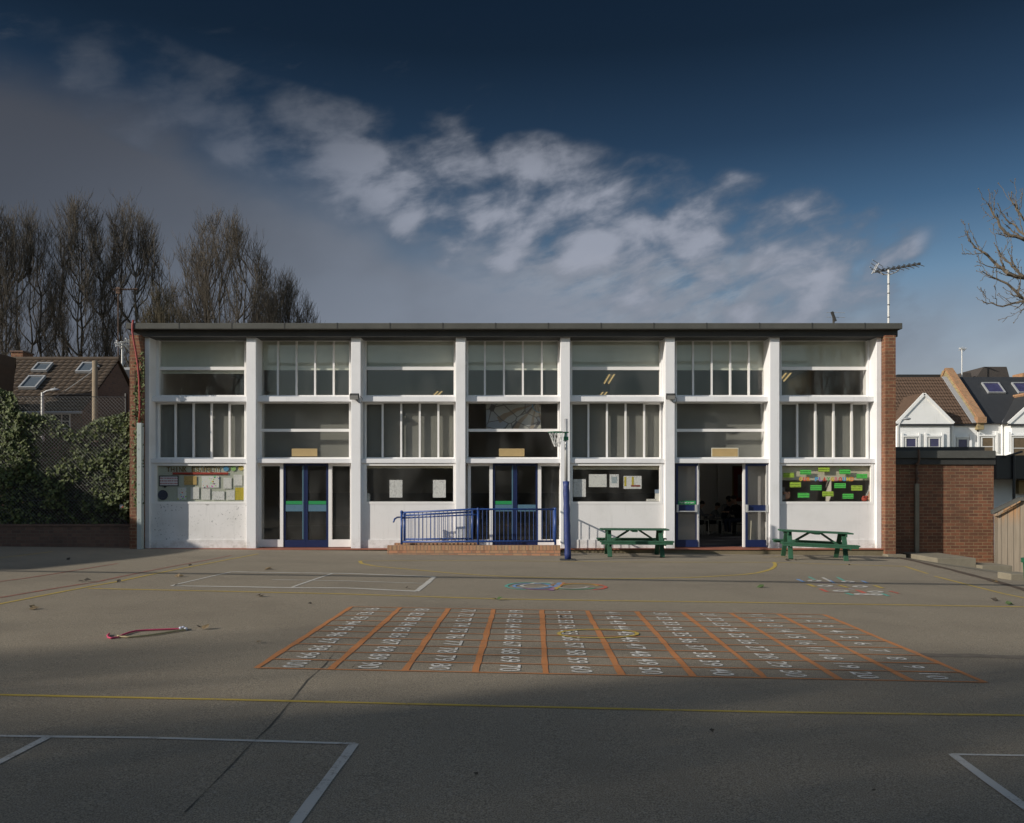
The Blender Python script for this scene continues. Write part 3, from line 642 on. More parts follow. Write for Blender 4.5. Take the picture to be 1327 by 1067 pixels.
# floodlights on the columns
for px, lb in ((460.5, 'black floodlight on the white column by the double doors'), (868.0, 'black floodlight on the column beside the open doorway')):
    x, z = X(px, FY), Z(514.6, FY); e = empty('floodlight', (x, FY, z), lb, 'floodlight', 'floodlights on the columns')
    m4 = Matrix.Translation((x, FY - .14, z)) @ Matrix.Rotation(R(28), 4, 'X'); mb = MB(); mb.box(-.13, .13, -.07, .06, -.075, .075, 0, m4); mb.build('lamp_head', 'black', e, bev=.012)
    mb = MB(); mb.box(-.115, .115, -.076, -.071, -.06, .06, 0, m4); mb.build('lens', 'steel', e)
    mb = MB(); mb.box(x - .05, x + .05, FY - .09, FY - .002, z - .02, z + .02); mb.build('bracket', 'black', e)
    mb = MB(); mb.tube([(x + .03, FY - .05, z - .05), (x + .09, FY - .03, z - .16), (x + .17, FY - .02, z - .18), (x + .20, FY - .012, z - .05), (x + .13, FY - .012, z + .03)], .009, 5); mb.build('cable', 'black', e)
# red cable down the brick end and its pale conduit
mb = MB(); Yc = 25.21
mb.tube([(X(a, Yc), Yc, Z(b, Yc)) for a, b in ((172.8, 415.0), (171.8, 420), (171.6, 430), (173.2, 441), (176, 456), (178.6, 473), (180.2, 492), (181, 515), (181.2, 535), (180.4, 549.5))], .028, 6)
tag(mb.build('red_cable', 'cable_red', smooth=True), 'red cable looping from the roof edge down the brick pier', 'cable')
mb = MB(); Yc = 25.2; mb.box(X(178.8, Yc), X(184.9, Yc), 25.12, 25.295, -.08, Z(548.5, Yc)); c = mb.build('conduit_cover', 'grey_pvc', bev=.01)
mb = MB()
for z in (.35, .8, 1.3, 1.8, 2.3, 2.8, 3.2): mb.ball((X(181, Yc), 25.118, z), .014, nu=6, nv=4)
mb.build('screw', 'steel', c); tag(c, 'pale grey conduit boxing standing against the brick pier', 'conduit')
# aerials
def yagi(e, base, tip, n_el, ln, mat='fascia'):
    base, tip = Vector(base), Vector(tip); mb = MB(); mb.beam(base, tip, .03, .03); mb.build('boom', mat, e)
    d = (tip - base).normalized(); s = d.cross(Vector((0, 0, 1))).normalized(); s = (s * .55 + Vector((0.62, 0, -.42))).normalized(); mb = MB()
    for i in range(n_el):
        c = base.lerp(tip, .12 + .88 * i / (n_el - 1)); L = ln * (1 - .25 * i / n_el); mb.tube([c - s * L / 2, c + s * L / 2], .011, 5); mb.box(c.x - .035, c.x + .035, c.y - .03, c.y + .03, c.z - .02, c.z + .05)
    mb.build('aerial_element', mat, e)
Ya = 26.6; ax = X(1151.5, Ya)
e = empty('tv_aerial', (ax, Ya, 6.385), 'television aerial on a tall mast above the roof corner', 'aerial')
mb = MB(); mb.tube([(ax, Ya, 6.386), (ax, Ya, Z(350, Ya))], .032, 8); mk = mb.build('mast', 'iron_white', e)
for p in (369, 381, 396, 412): mb = MB(); mb.tube([(ax, Ya, Z(p, Ya)), (ax, Ya, Z(p - 1.2, Ya))], .036, 8); mb.build('mast_tape', 'black', mk)
yagi(e, (X(1132, Ya), Ya + .1, Z(352.6, Ya)), (X(1189, Ya), Ya - .1, Z(344, Ya)), 9, .44)
mb = MB(); mb.tube([(X(1139, Ya), Ya, Z(351, Ya)), (X(1144, Ya), Ya, Z(356, Ya)), (X(1153, Ya), Ya, Z(356, Ya)), (X(1162, Ya), Ya, Z(352.5, Ya)), (X(1166, Ya), Ya, Z(348, Ya))], .018, 6); mb.build('bracket', 'steel', e)
mb = MB()
for s in (-.08, .08): mb.tube([(X(1131, Ya), Ya + s, Z(354.5, Ya)), (X(1137.5, Ya), Ya + s, Z(342, Ya))], .014, 5)
for i, (a, b) in enumerate(((1125, 347), (1127, 342.4), (1129, 338))): mb.tube([(X(a, Ya), Ya - .1, Z(b, Ya)), (X(a + 17, Ya), Ya + .1, Z(b + 6.6, Ya))], .010, 5)
mb.build('reflector', 'steel', e)
Yb = 30; e = empty('panel_aerial', (X(1080, Yb), Yb, 6.386), 'small leaning panel aerial standing on the flat roof', 'aerial')
mb = MB(); mb.tube([(X(1082, Yb), Yb, 6.386), (X(1079.5, Yb), Yb, Z(405, Yb))], .035, 7); mb.build('mast', 'fascia', e)
mb = MB(); mb.beam((X(1082, Yb), Yb - .05, Z(417, Yb)), (X(1077.2, Yb), Yb - .05, Z(404.6, Yb)), .11, .06); mb.build('panel', 'fascia', e)
mb = MB()
for p in (405.2, 411.2): mb.tube([(X(1071, Yb), Yb, Z(p, Yb)), (X(1095, Yb), Yb, Z(p + .4, Yb))], .008, 5)
mb.build('aerial_element', 'steel', e)

# ---------------------------------------------------------------- ramp, railing, pole
YR = 24.1; xa, xb = X(502, YR), X(726, YR)
e = empty('access_ramp', ((xa + xb) / 2, YR, -.15), 'low brick access ramp with a landing at the middle doors', 'ramp')
mb = MB(); zt = Z(707.2, YR); zs = Z(713.4, YR)
mb.box(xa, xb, YR, YR + .22, -.6, zs); mb.build('kerb_wall', 'brick_warm', e)
mb = MB(); mb.box(xa - .004, xb + .004, YR - .006, YR + .226, zs + .001, zt); mb.build('soldier_course', 'brick_head', e)
x1 = X(619, YR); mb = MB(); mb.box(xa + .05, x1, YR + .221, 25.395, -.6, zs + .06); mb.box(x1, xb, YR + .221, 25.395, -.6, -.05); mb.build('ramp_surface', 'concrete', e)
mb = MB(); mb.box(X(515, 25), X(622, 25), 24.34, 24.55, zs, Z(703.4, 24.6)); mb.build('soldier_course', 'brick_head', e)
e = empty('ramp_railing', (X(620, YR), YR + .1, zt), 'blue tubular railing around the brick ramp and landing', 'railing')
YA, YB_ = YR + .10, YR + 1.02
def P3(px, py, Y): return (X(px, Y), Y, Z(py, Y))
posts = [(520.5, 664, 705.8, YA), (619.5, 660.6, 705.8, YA), (719.6, 660.2, 706.4, YA), (612, 662, 700, YB_), (524, 667, 701, YB_)]
for px, a, b, Y in posts:
    mb = MB(); mb.tube([P3(px, a, Y), P3(px, b, Y)], .032, 10); mb.ball(P3(px, a - .3, Y), .045, nu=10, nv=6); mb.build('post', 'rail_blue', e, smooth=True)
def rail(pts, r=.026): 
    mb = MB(); mb.tube(pts, r, 8); mb.build('rail', 'rail_blue', e, smooth=True)
rail([P3(519, 664.6, YA), P3(612, 660.2, YA), P3(720, 660.2, YA)]); rail([P3(520, 702.4, YA), P3(620, 701.8, YA), P3(720, 701.6, YA)])
rail([P3(521, 671.6, YA + .06), P3(612, 667.3, YA + .06), P3(620, 667, YA + .06)], .02)
rail([P3(524, 668.2, YB_), P3(612, 663.6, YB_)]); rail([P3(524, 699, YB_), P3(612, 698.4, YB_)])
rail([P3(525, 671, YB_ - .05), P3(520, 670.5, YB_ - .1), P3(515, 670.6, YA + .5), P3(511.6, 672.6, YA + .3), P3(510, 676.8, YA + .2)], .024)
zr = Z(660.2, YA); xr_ = X(719.6, YA)
rail([(xr_, YA, zr), (xr_, 25.5, zr)]); rail([(xr_, YA, Z(701.6, YA)), (xr_, 25.5, Z(701.6, YA))])
def bal(pts):
    mb = MB()
    for a, b in pts: mb.tube([a, b], .0095, 6, cap=False)
    return mb.build('baluster_row', 'rail_blue', e)
bal([(P3(p, 664.4 - (p - 520) * .045, YA), P3(p, 702.4, YA)) for p in [526 + 5.4 * i for i in range(18)] if p < 616])
bal([(P3(p, 660.4, YA), P3(p, 701.8, YA)) for p in [625.5 + 5.5 * i for i in range(18)] if p < 717])
bal([(P3(p, 668 - (p - 524) * .05, YB_), P3(p, 698.8, YB_)) for p in [529 + 4.8 * i for i in range(17)] if p < 610])
bal([((xr_, YA + .12 * i, zr), (xr_, YA + .12 * i, Z(701.6, YA))) for i in range(1, 12)])
# netball post
x0, y0 = gp(736, 726); g = ground(x0, y0)
e = empty('netball_post', (x0, y0, g), 'netball post with green ring and blue padded foot', 'netball post')
mb = MB(); mb.box(x0 - .2, x0 + .2, y0 - .2, y0 + .2, g - .02, g + .025); mb.build('base_plate', 'fascia', e)
mb = MB(); xt = X(733.6, y0); mb.tube([(x0 + (xt - x0) * t_, y0, g + .02 + (Z(625, y0) - g) * t_) for t_ in [i / 14 for i in range(15)]], [.082 + .006 * math.sin(i * 2.3) for i in range(15)], 14); mb.build('padding', 'pad_blue', e, smooth=True)
mb = MB(); mb.tube([(xt, y0, Z(628, y0)), (xt - .005, y0, Z(543, y0))], .041, 12); mb.build('pole', 'steel', e, smooth=True)
zh = Z(560.6, y0); rc = Vector((xt - .26, y0 - .06, zh)); mb = MB()
mb.tube([rc + Vector((.19 * math.cos(a), .19 * math.sin(a), 0)) for a in [2 * math.pi * i / 28 for i in range(29)]], .014, 8)
mb.beam(rc + Vector((.17, 0, 0)), (xt + .06, y0 - .02, zh), .035, .03); mb.beam((xt - .06, y0 - .05, zh - .22), (xt - .02, y0 - .05, zh), .025, .025)
mb.tube([rc + Vector((-.19, 0, 0)), rc + Vector((-.05, .02, -.2))], .008, 5)
mb.box(xt - .06, xt + .055, y0 - .055, y0 + .055, zh - .20, zh - .11); mb.build('ring', 'green_metal', e)
mb = MB()
for i in range(12):
    for s in (1, -1):
        pts = []
        for j in range(6):
            t_ = j / 5; rr = .185 * (1 - .62 * t_); a = 2 * math.pi * i / 12 + s * .9 * t_; pts.append(rc + Vector((rr * math.cos(a) + .03 * t_, rr * math.sin(a), -.36 * t_)))
        mb.tube(pts, .0055, 4, cap=False)
mb.build('net', 'iron_white', e)
# ---------------------------------------------------------------- picnic tables
def picnic_table(px, py, label, rz, tilt):
    x, y = gp(px, py); y += .62; g = ground(x, y)
    e = empty('picnic_table', (0, 0, 0), label, 'picnic table', 'green picnic tables in front of the hall'); G_ = 'green_wood'
    mb = MB()
    for i in range(5): mb.box(-.92, .92, -.36 + i * .146, -.36 + i * .146 + .136, .70, .738)
    mb.build('tabletop', G_, e, bev=.008)
    for s in (-1, 1):
        mb = MB(); mb.box(-.95, .95, s * .84 - .018, s * .84 + .018, .345, .404); mb.build('bench_rail', G_, e, bev=.005)
        mb = MB()
        for i in range(2):
            a = s * .72 + (i - 1) * .15 + .005; mb.box(-.98, .98, a, a + .14, .405, .443)
        mb.build('bench', G_, e, bev=.008)
    for sx in (-1, 1):
        for s in (-1, 1):
            mb = MB(); mb.beam((sx * .70, s * .62, 0), (sx * .70, s * .20, .70), .055, .12, up=(1, 0, 0)); mb.build('leg', G_, e, bev=.006)
        mb = MB(); mb.box(sx * .70 + sx * .026, sx * .70 + sx * .068, -.86, .86, .315, .40); mb.build('crossbeam', G_, e, bev=.006)
        mb = MB(); mb.box(sx * .70 + sx * .026, sx * .70 + sx * .068, -.34, .34, .62, .698); mb.build('crossbeam', G_, e, bev=.006)
        mb = MB(); mb.beam((sx * .66, 0, .36), (sx * .14, 0, .695), .05, .12, up=(0, 1, 0)); mb.build('brace', G_, e, bev=.006)
    mb = MB(); mb.box(-.07, .07, -.33, .33, .655, .698); mb.build('crossbeam', G_, e, bev=.006)
    e.location = (x, y, g + .01); e.rotation_euler = (0, R(tilt), R(rz)); return e
picnic_table(825.5, 722.6, 'green wooden picnic table between the netball post and the open doorway', -2.0, .2)
picnic_table(1065, 726.6, 'green wooden picnic table under the window with green notes', -8.0, 2.3)

# ---------------------------------------------------------------- notices and things in the windows
YN = 25.722                               # just inside the ground floor glass
def paper(x0, x1, y0, y1, mat, label, name='paper_notice', cat='notice', group=None, dy=0.0, th=.004):
    mb = MB(); plate(mb, x0, x1, y0, y1, YN + .022 + dy, th); return tag(mb.build(name, mat), label, cat, group)
SP = {'white': scribble('handwritten_sheet', (.70, .71, .70), (.25, .25, .30), .42, 26), 'print': scribble('printed_sheet', (.74, .75, .76), (.18, .18, .2), .45, 30),
      'dots': scribble('sticker_sheet', (.72, .73, .72), (.3, .4, .5), .3, 14, .32), 'tan': scribble('tan_sheet', (.55, .39, .15), (.25, .15, .05), .45, 20), 'yellow': scribble('yellow_sheet', (.52, .42, .03), (.2, .25, .05), .45, 18),
      'green': scribble('green_note', (.10, .60, .10), (.01, .10, .02), .62, 16), 'lime': scribble('lime_note', (.38, .56, .06), (.08, .14, .01), .62, 16), 'blue': simple('blue_paper', (.10, .30, .50), .8), 'paleg': simple('pale_green_paper', (.28, .48, .18), .8), 'paley': simple('pale_yellow_paper', (.58, .48, .14), .8),
      'card': simple('navy_card', (.035, .045, .085), .8), 'redstrip': scribble('red_strip', (.46, .05, .03), (.06, .02, .01), .75, 9), 'cream': simple('cream_card', (.62, .60, .48), .8), 'bluebox': simple('slate_blue_lid', (.20, .26, .36), .6)}
q = lambda x: 190 + x / 9.479
r = lambda y: 590 + y / 9.479
g0 = 'sheets pinned to the online safety display'
for x0, x1, y0, y1, m, lb in ((460, 615, 258, 365, 'tan', 'tan worksheet just under the red strip'), (675, 890, 258, 400, 'dots', 'widest white sheet scattered with coloured dots'), (943, 1043, 277, 412, 'white', 'white sheet right of the dotted sheet in the top row'),
        (1070, 1175, 240, 375, 'white', 'white sheet above the yellow sheet'), (382, 488, 398, 548, 'dots', 'sheet with coloured spots beside the navy shape'), (540, 645, 393, 540, 'white', 'plain white sheet below the tan worksheet'),
        (673, 780, 410, 548, 'white', 'white upright sheet below the wide dotted sheet'), (806, 955, 445, 550, 'print', 'white landscape sheet in the bottom row'), (980, 1082, 432, 550, 'white', 'white sheet touching the yellow sheet'),
        (1088, 1195, 398, 550, 'yellow', 'bright yellow sheet in the corner of the display')): paper(q(x0), q(x1), r(y0), r(y1), SP[m], lb, group=g0)
def card_shape(pts, mat, name, label, cat, dy=0):
    mb = MB(); Y = YN + .02 + dy; mb.slab([(X(q(a), Y), Y, Z(r(b), Y)) for a, b in pts], (0, .004, 0)); return tag(mb.build(name, mat), label, cat)
circ = lambda cx, cy, rx, ry, a0=0, a1=360, k=20: [(cx + rx * math.cos(R(a0 + (a1 - a0) * i / k)), cy + ry * math.sin(R(a0 + (a1 - a0) * i / k))) for i in range(k)]
card_shape(circ(977, 168, 34, 33), SP['blue'], 'paper_disc', 'blue paper disc after the display title', 'decoration')
card_shape(circ(1065, 165, 32, 32), SP['paleg'], 'paper_disc', 'green paper disc between the blue and yellow discs', 'decoration')
card_shape(circ(1160, 160, 33, 30), SP['paley'], 'paper_disc', 'yellow paper disc at the end of the title row', 'decoration')
card_shape(circ(199, 490, 62, 62), SP['card'], 'card_cutout', 'round navy card cutout under the speech bubble', 'decoration')
b0 = card_shape([(152, 252), (392, 252), (392, 382), (250, 382), (222, 408), (205, 382), (152, 382)], M['black'], 'speech_bubble', 'black edged speech bubble sheet with tiny red print', 'sign', .004)
mb = MB(); Y = YN + .018; plate(mb, q(164), q(380), r(264), r(370), Y, .004); mb.build('bubble_paper', scribble('bubble_sheet', (.62, .62, .64), (.35, .04, .06), .6, 13), b0)
def lettering(txt, x0, x1, y0, y1, Y, mats, name, label, off=.02, spaced=None):
    """each letter its own shape inside one cut-out title"""
    e = empty(name, (X((x0 + x1) / 2, Y), Y, Z(y1, Y)), label, 'lettering'); L = [c for c in txt]; adv = (x1 - x0) / len(L)
    for i, c in enumerate(L):
        if c == ' ': continue
        vs, fs, tw, th = text_geo(c, 1, off, .012); cx = x0 + adv * (i + .5); h = (y1 - y0) / F * Y; wd = min(adv * .84 / F * Y, h * 1.0)
        if c == 'I': wd *= .3
        sx, sy = wd / tw, h / th; mb = MB(); X0, Z0 = X(cx, Y), Z((y0 + y1) / 2, Y)
        mb.add([(X0 + x * sx, Y - z * .15, Z0 + y * sy) for x, y, z in vs], fs); mb.build('letter', mats[i % len(mats)], e)
brown = simple('gold_brown_card', (.13, .085, .018), .8, .5, 25)
lettering('THINK ESAFETY', q(243), q(908), r(143), r(206), YN + .02, [brown], 'display_title', 'title THINK ESAFETY in brown letters across the display', .012)
paper(q(318), q(1002), r(213), r(242), SP['redstrip'], 'long red strip of print under the display title', 'title_strip', 'sign')
# bay with two notices
YW = 'notices taped inside the window above the ramp rail'
paper(504.8, 521.4, 622.2, 645.0, SP['print'], 'white notice left of the pair above the ramp rail', group=YW); paper(561, 577.6, 622.2, 645.0, SP['print'], 'white notice right of the pair above the ramp rail', group=YW)
mb = MB(); mb.box(X(471.6, 25.8), X(478.9, 25.8), 25.76, 25.95, Z(649.8, 25.8), Z(641, 25.8)); mb.box(X(472.6, 25.8), X(478.4, 25.8), 25.77, 25.94, Z(641, 25.8), Z(639.4, 25.8)); tag(mb.build('white_tub', 'iron_white', bev=.01), 'white tub on the sill beside the double doors', 'tub')
# bay with four notices
q2 = lambda x: 730 + x / 7.62
r2 = lambda y: 590 + y / 7.62
for x0, x1, y0, y1, m, lb in ((98, 222, 238, 412, 'print', 'tall white notice low beside the netball post'), (252, 428, 189, 315, 'white', 'wide pale notice beside the tall one'), (457, 548, 190, 318, 'print', 'narrow notice with a grey block in its middle')):
    o = paper(q2(x0), q2(x1), r2(y0), r2(y1), SP[m], lb, group='notices in the dark window behind the first table')
    if x0 == 457: mb = MB(); plate(mb, q2(476), q2(530), r2(215), r2(278), YN + .019, .003); mb.build('printed_block', scribble('grey_block', (.38, .45, .48), (.15, .2, .25), .5, 40), o)
o = paper(q2(595), q2(772), r2(206), r2(333), SP['print'], 'notice with two yellow columns in the dark window', group='notices in the dark window behind the first table')
for a, b, m in ((602, 622, 'yellow'), (676, 696, 'yellow')): mb = MB(); plate(mb, q2(a), q2(b), r2(214), r2(308), YN + .019, .003); mb.build('printed_column', SP[m], o)
mb = MB(); plate(mb, q2(668), q2(760), r2(296), r2(312), YN + .0185, .002); mb.build('printed_column', SP['redstrip'], o)
mb = MB(); mb.box(X(q2(915), 25.8), X(q2(990), 25.8), 25.78, 26.0, Z(649.7, 25.8), Z(r2(378), 25.8)); t_ = mb.build('storage_box', 'iron_white', bev=.006); tag(t_, 'white box with blue lid on the window sill', 'box')
mb = MB(); mb.box(X(q2(912), 25.8), X(q2(992), 25.8), 25.775, 26.005, Z(r2(378), 25.8), Z(r2(340), 25.8)); mb.build('lid', SP['bluebox'], t_, bev=.006)
mb = MB(); 
for i in range(3): mb.box(X(q2(826 + i * 2), 25.8), X(q2(914 - i * 3), 25.8), 25.78, 25.98, Z(649.7, 25.8) + i * .022, Z(649.7, 25.8) + i * .022 + .018)
tag(mb.build('paper_stack', 'iron_white'), 'low pile of white paper next to the lidded box', 'paper')
# bay with green notes
q3 = lambda x: 1000 + x / 7.62
r3 = lambda y: 590 + y / 7.62
for x0, y0, x1, y1, m, lb in ((280, 147, 390, 192, 'green', 'green note above the word OUR'), (460, 120, 572, 166, 'lime', 'lime note highest on the window'), (668, 140, 778, 188, 'green', 'green note above the letters ROUND'), (838, 185, 945, 232, 'green', 'green note nearest the right end of the title line'),
        (115, 175, 222, 220, 'lime', 'lime note high beside the column edge'), (178, 265, 290, 318, 'lime', 'lime note just below the word OUR'), (382, 297, 494, 347, 'green', 'green note below the gap in the title'), (618, 278, 732, 325, 'green', 'green note touching the underside of the title'),
        (785, 300, 895, 350, 'lime', 'lime note below the last title letters'), (258, 372, 372, 422, 'green', 'green note low on the window near the dolls'), (500, 358, 610, 407, 'lime', 'lime note lowest in the middle of the pane'), (700, 382, 808, 430, 'green', 'lowest green note near the brick end')):
    paper(q3(x0), q3(x1), r3(y0), r3(y1), SP[m], lb, 'paper_note', 'note', 'green notes on the playground window', -.004)
LC = {k: simple('letter_' + k, c, .7, .1) for k, c in (('yellow', (.55, .36, .03)), ('red', (.50, .06, .03)), ('orange', (.55, .18, .03)), ('blue', (.06, .25, .45)), ('pink', (.50, .18, .20)), ('green', (.10, .35, .10)), ('purple', (.25, .15, .35)))}
seq = ['yellow', 'red', 'orange', 'red', 'blue', 'purple', 'red', 'green', 'yellow', 'pink', 'red', 'blue', 'yellow', 'orange']
lettering('OUR PLAYGROUND', q3(268), q3(815), r3(217), r3(258), YN + .012, [LC[c] for c in seq], 'window_title', 'title OUR PLAYGROUND in cut paper letters on the window', .055)
skin = simple('pinkish_felt', (.48, .27, .18), .9); grey_ = simple('grey_felt', (.22, .21, .20), .9); redm = simple('red_felt', (.36, .06, .04), .9)
for nm, lb, items in (('soft_toy', 'cluster of pale round soft toys at the window corner near the column', ((110, 345, 24, grey_), (150, 400, 36, skin), (112, 420, 32, grey_))), ('soft_toy', 'pink and red round soft toys at the window corner near the brick end', ((975, 420, 32, skin), (918, 432, 28, redm), (985, 375, 24, skin)))):
    e = empty(nm, (X(q3(items[0][0]), 25.83), 25.83, Z(649.7, 25.83)), lb, 'toy')
    for a, b, rad, m in items:
        mb = MB(); rr = rad / 7.62 / F * 25.83; mb.ball((X(q3(a), 25.83), 25.85, Z(r3(b), 25.83)), rr, rr * .8, rr * 1.05, 14, 10); mb.ball((X(q3(a), 25.83) + rr * .55, 25.80, Z(r3(b), 25.83) + rr * .8), rr * .35, nu=8, nv=6); mb.ball((X(q3(a), 25.83) - rr * .55, 25.80, Z(r3(b), 25.83) + rr * .8), rr * .35, nu=8, nv=6); mb.build('toy_body', m, e, smooth=True)
# hanging picture inside the middle bay
def picture_mat():
    m, n, b, pos = base_mat('painted_panel')
    s = n.new('ShaderNodeSeparateXYZ', ins={0: pos}); w1 = n.noise(n.scaled(pos, 1, 0, 1), 1.6, 2); v_ = n.new('ShaderNodeTexVoronoi', ins={'Vector': n.scaled(pos, 2.4, 0, 3.0), 'Scale': 1.0}); v_.feature = 'DISTANCE_TO_EDGE'
    cell = n.new('ShaderNodeTexVoronoi', ins={'Vector': n.scaled(pos, 2.4, 0, 3.0), 'Scale': 1.0})
    c = n.ramp(n.new('ShaderNodeSeparateColor', ins={0: cell.outputs['Color']}).outputs[0], [(.0, (.34, .38, .40)), (.45, (.42, .44, .42)), (.62, (.10, .14, .32)), (.72, (.40, .40, .36)), (.9, (.30, .34, .40))])
    dx = n.math('SUBTRACT', s.outputs[0], X(695, 26.6)); dz = n.math('SUBTRACT', s.outputs[2], Z(523, 26.6)); ang = n.math('ARCTAN2', dx, dz); rad = n.math('SQRT', n.math('ADD', n.math('MULTIPLY', dx, dx), n.math('MULTIPLY', dz, dz)))
    ray = n.math('GREATER_THAN', n.math('SINE', n.math('ADD', n.math('MULTIPLY', ang, 13), n.math('MULTIPLY', w1, 4))), .55); ray = n.math('MULTIPLY', ray, n.math('LESS_THAN', rad, 1.25))
    c = n.mix(n.math('MULTIPLY', ray, .7), c, (.24, .16, .09, 1)); c = n.mix(n.math('LESS_THAN', v_.outputs['Distance'], .03), c, (.12, .12, .13, 1))
    link(n, c, b.inputs['Base Color']); b.inputs['Roughness'].default_value = .7; return m
mb = MB(); plate(mb, 630, 701, 521.8, 556.2, 26.42, .03); tag(mb.build('painted_picture', picture_mat()), 'pale blue and brown sun ray picture behind the middle transom window', 'picture')
mb = MB(); mb.tube([(X(a, 26.12), 26.12, Z(b, 26.12)) for a, b in ((690, 524), (690.4, 528), (692, 531), (695, 533.6), (699.5, 535))], .012, 6); tag(mb.build('paper_garland', SP['blue']), 'short pale blue curved garland on the middle transom window', 'decoration')

# ---------------------------------------------------------------- inside the open doorway
red_ = simple('dark_red_frieze', (.16, .018, .014), .8); 
YP = 36.0; mb = MB(); plate(mb, 951, 990, 606, 650, YP, .03); o = mb.build('framed_display', red_); tag(o, 'dark red framed display on the hall screen inside the doorway', 'display')
mb = MB(); plate(mb, 956, 985, 615, 645, YP - .012, .01); mb.build('display_sheet', simple('dim_sheet', (.13, .13, .14), .8, .5, 3), o)
mb = MB(); plate(mb, 949.2, 951, 605, 650, YP - .005, .03); plate(mb, 949.2, 990, 604, 606, YP - .005, .03); mb.build('scalloped_border', simple('dull_gold', (.16, .10, .03), .8), o)
mb = MB(); mb.box(X(895, 36.1), X(1010, 36.1), 36.05, 36.2, -.03, 4.2); mb.box(X(930, 35.9), X(934, 35.9), 35.85, 36.05, -.03, 4.2); mb.build('hall_screen_wall', 'hall_wall', B)
CM = {'skin': simple('skin', (.52, .33, .24), .6), 'hair': simple('dark_hair', (.02, .016, .013), .6), 'grey': simple('grey_sweatshirt', (.26, .26, .27), .9), 'navy': simple('navy_jumper', (.022, .026, .05), .9), 'blk': simple('black_jacket', (.014, .014, .016), .8),
      'trs': simple('dark_trousers', (.025, .027, .035), .9), 'jean': simple('blue_jeans', (.045, .055, .09), .9), 'shoe': simple('pale_trainers', (.42, .41, .38), .7), 'bshoe': simple('black_shoes', (.02, .02, .02), .6)}
def person(loc, rz, s, top, legs, shoe, label, lean=.12, head=(0.0, -.1), reach=.34):
    """seated figure facing local -Y; one skinned surface, clothing by region"""
    V = []; E = []; Rr = []; T = []
    def j(p, r, par=None, tagname='t'):
        V.append(Vector(p)); Rr.append(r); i = len(V) - 1
        if par is not None: E.append((par, i)); T.append(tagname)
        return i
    pel = j((0, .02, .50), .135); sp = j((0, .02 - lean * .35, .68), .125, pel); ch = j((0, .01 - lean, .86), .135, sp); nk = j((0, -lean - .01, 1.0), .055, ch); hb = j((head[0] * .3, -lean - .03 + head[1] * .2, 1.08), .068, nk, 'h')
    hm = j((head[0] * .6, -lean - .05 + head[1] * .6, 1.17), .088, hb, 'h'); ht = j((head[0] * .8, -lean - .04 + head[1] * .6, 1.255), .062, hm, 'h'); j((head[0] * .6, -lean - .15 + head[1] * .6, 1.155), .018, hm, 'h')
    for sx in (-1, 1):
        j((head[0] * .6 + sx * .095, -lean - .03 + head[1] * .6, 1.16), .016, hm, 'h')
        sh = j((sx * .17, -lean + .01, .93), .062, ch); elb = j((sx * .22, -lean - .12, .72), .045, sh); wr = j((sx * .13, -lean - reach, .745), .030, elb); hd = j((sx * .11, -lean - reach - .07, .745), .026, wr, 's')
        for kf in range(4): j((sx * (.135 - kf * .02), -lean - reach - .15 + abs(kf - 1.3) * .012, .735), .0085, j((sx * (.13 - kf * .02), -lean - reach - .11, .748), .0095, hd, 's'), 's')
        j((sx * .065, -lean - reach - .09, .742), .009, hd, 's')
        hp = j((sx * .09, -.02, .47), .09, pel, 'l'); kn = j((sx * .13, -.42, .47), .062, hp, 'l'); ak = j((sx * .13, -.40, .10), .040, kn, 'l'); hl = j((sx * .13, -.36, .045), .036, ak, 'f'); j((sx * .135, -.56, .035), .032, hl, 'f')
    me = bpy.data.meshes.new('figure'); me.from_pydata([v * s for v in V], E, []); ob = bpy.data.objects.new('figure', me); COL.objects.link(ob)
    sk = ob.modifiers.new('skin', 'SKIN'); sk.use_smooth_shade = True
    for i, v in enumerate(me.skin_vertices[0].data): v.radius = (Rr[i] * s, Rr[i] * s); v.use_root = (i == 0)
    ob.modifiers.new('sub', 'SUBSURF').levels = 2; ob.modifiers['sub'].render_levels = 2
    dg = bpy.context.evaluated_depsgraph_get(); m2 = bpy.data.meshes.new_from_object(ob.evaluated_get(dg)); bpy.data.objects.remove(ob)
    m2.materials.clear()
    for k in (top, 'skin', legs, shoe): m2.materials.append(CM[k])
    idx = {'t': 0, 'h': 1, 's': 1, 'l': 2, 'f': 3}
    for p in m2.polygons:
        c = p.center / s; best = 9; bi = 0
        for (a, b), tg in zip(E, T):
            A, Bv = V[a], V[b]; d = Bv - A; t_ = max(0, min(1, (c - A).dot(d) / d.length_squared)); D = (c - A - d * t_).length - Rr[a] * (1 - t_) - Rr[b] * t_
            if D < best: best = D; bi = idx[tg]
        p.material_index = bi
    o = bpy.data.objects.new('person', m2); COL.objects.link(o); o.location = loc; o.rotation_euler.z = rz; tag(o, label, 'person')
    mb = MB(); hc = Vector((head[0] * .7, -lean - .025 + head[1] * .6, 1.20)) * s; mb.ball(hc, .098 * s, .105 * s, .098 * s, 14, 10)
    mb.v = [v_ for v_ in mb.v]; h = mb.build('hair', CM['hair'], None, smooth=True); h.parent = o
    mb = MB()
    for sx in (-1, 1): mb.ball(Vector((head[0] * .6 + sx * .035, -lean - .132 + head[1] * .6, 1.175)) * s, .011 * s, nu=8, nv=6)
    h = mb.build('eyes', CM['hair']); h.parent = o
    return o
def PX(px, Y): return X(px, Y)
zf = -.03
person((PX(903.5, 33.6), 33.6, zf), R(85), .98, 'grey', 'trs', 'shoe', 'child in grey at the edge of the doorway facing the group', .10)
person((PX(921, 34.4), 34.4, zf), R(60), .92, 'grey', 'trs', 'bshoe', 'child in grey bending forward over the small table', .20, (0, -.12))
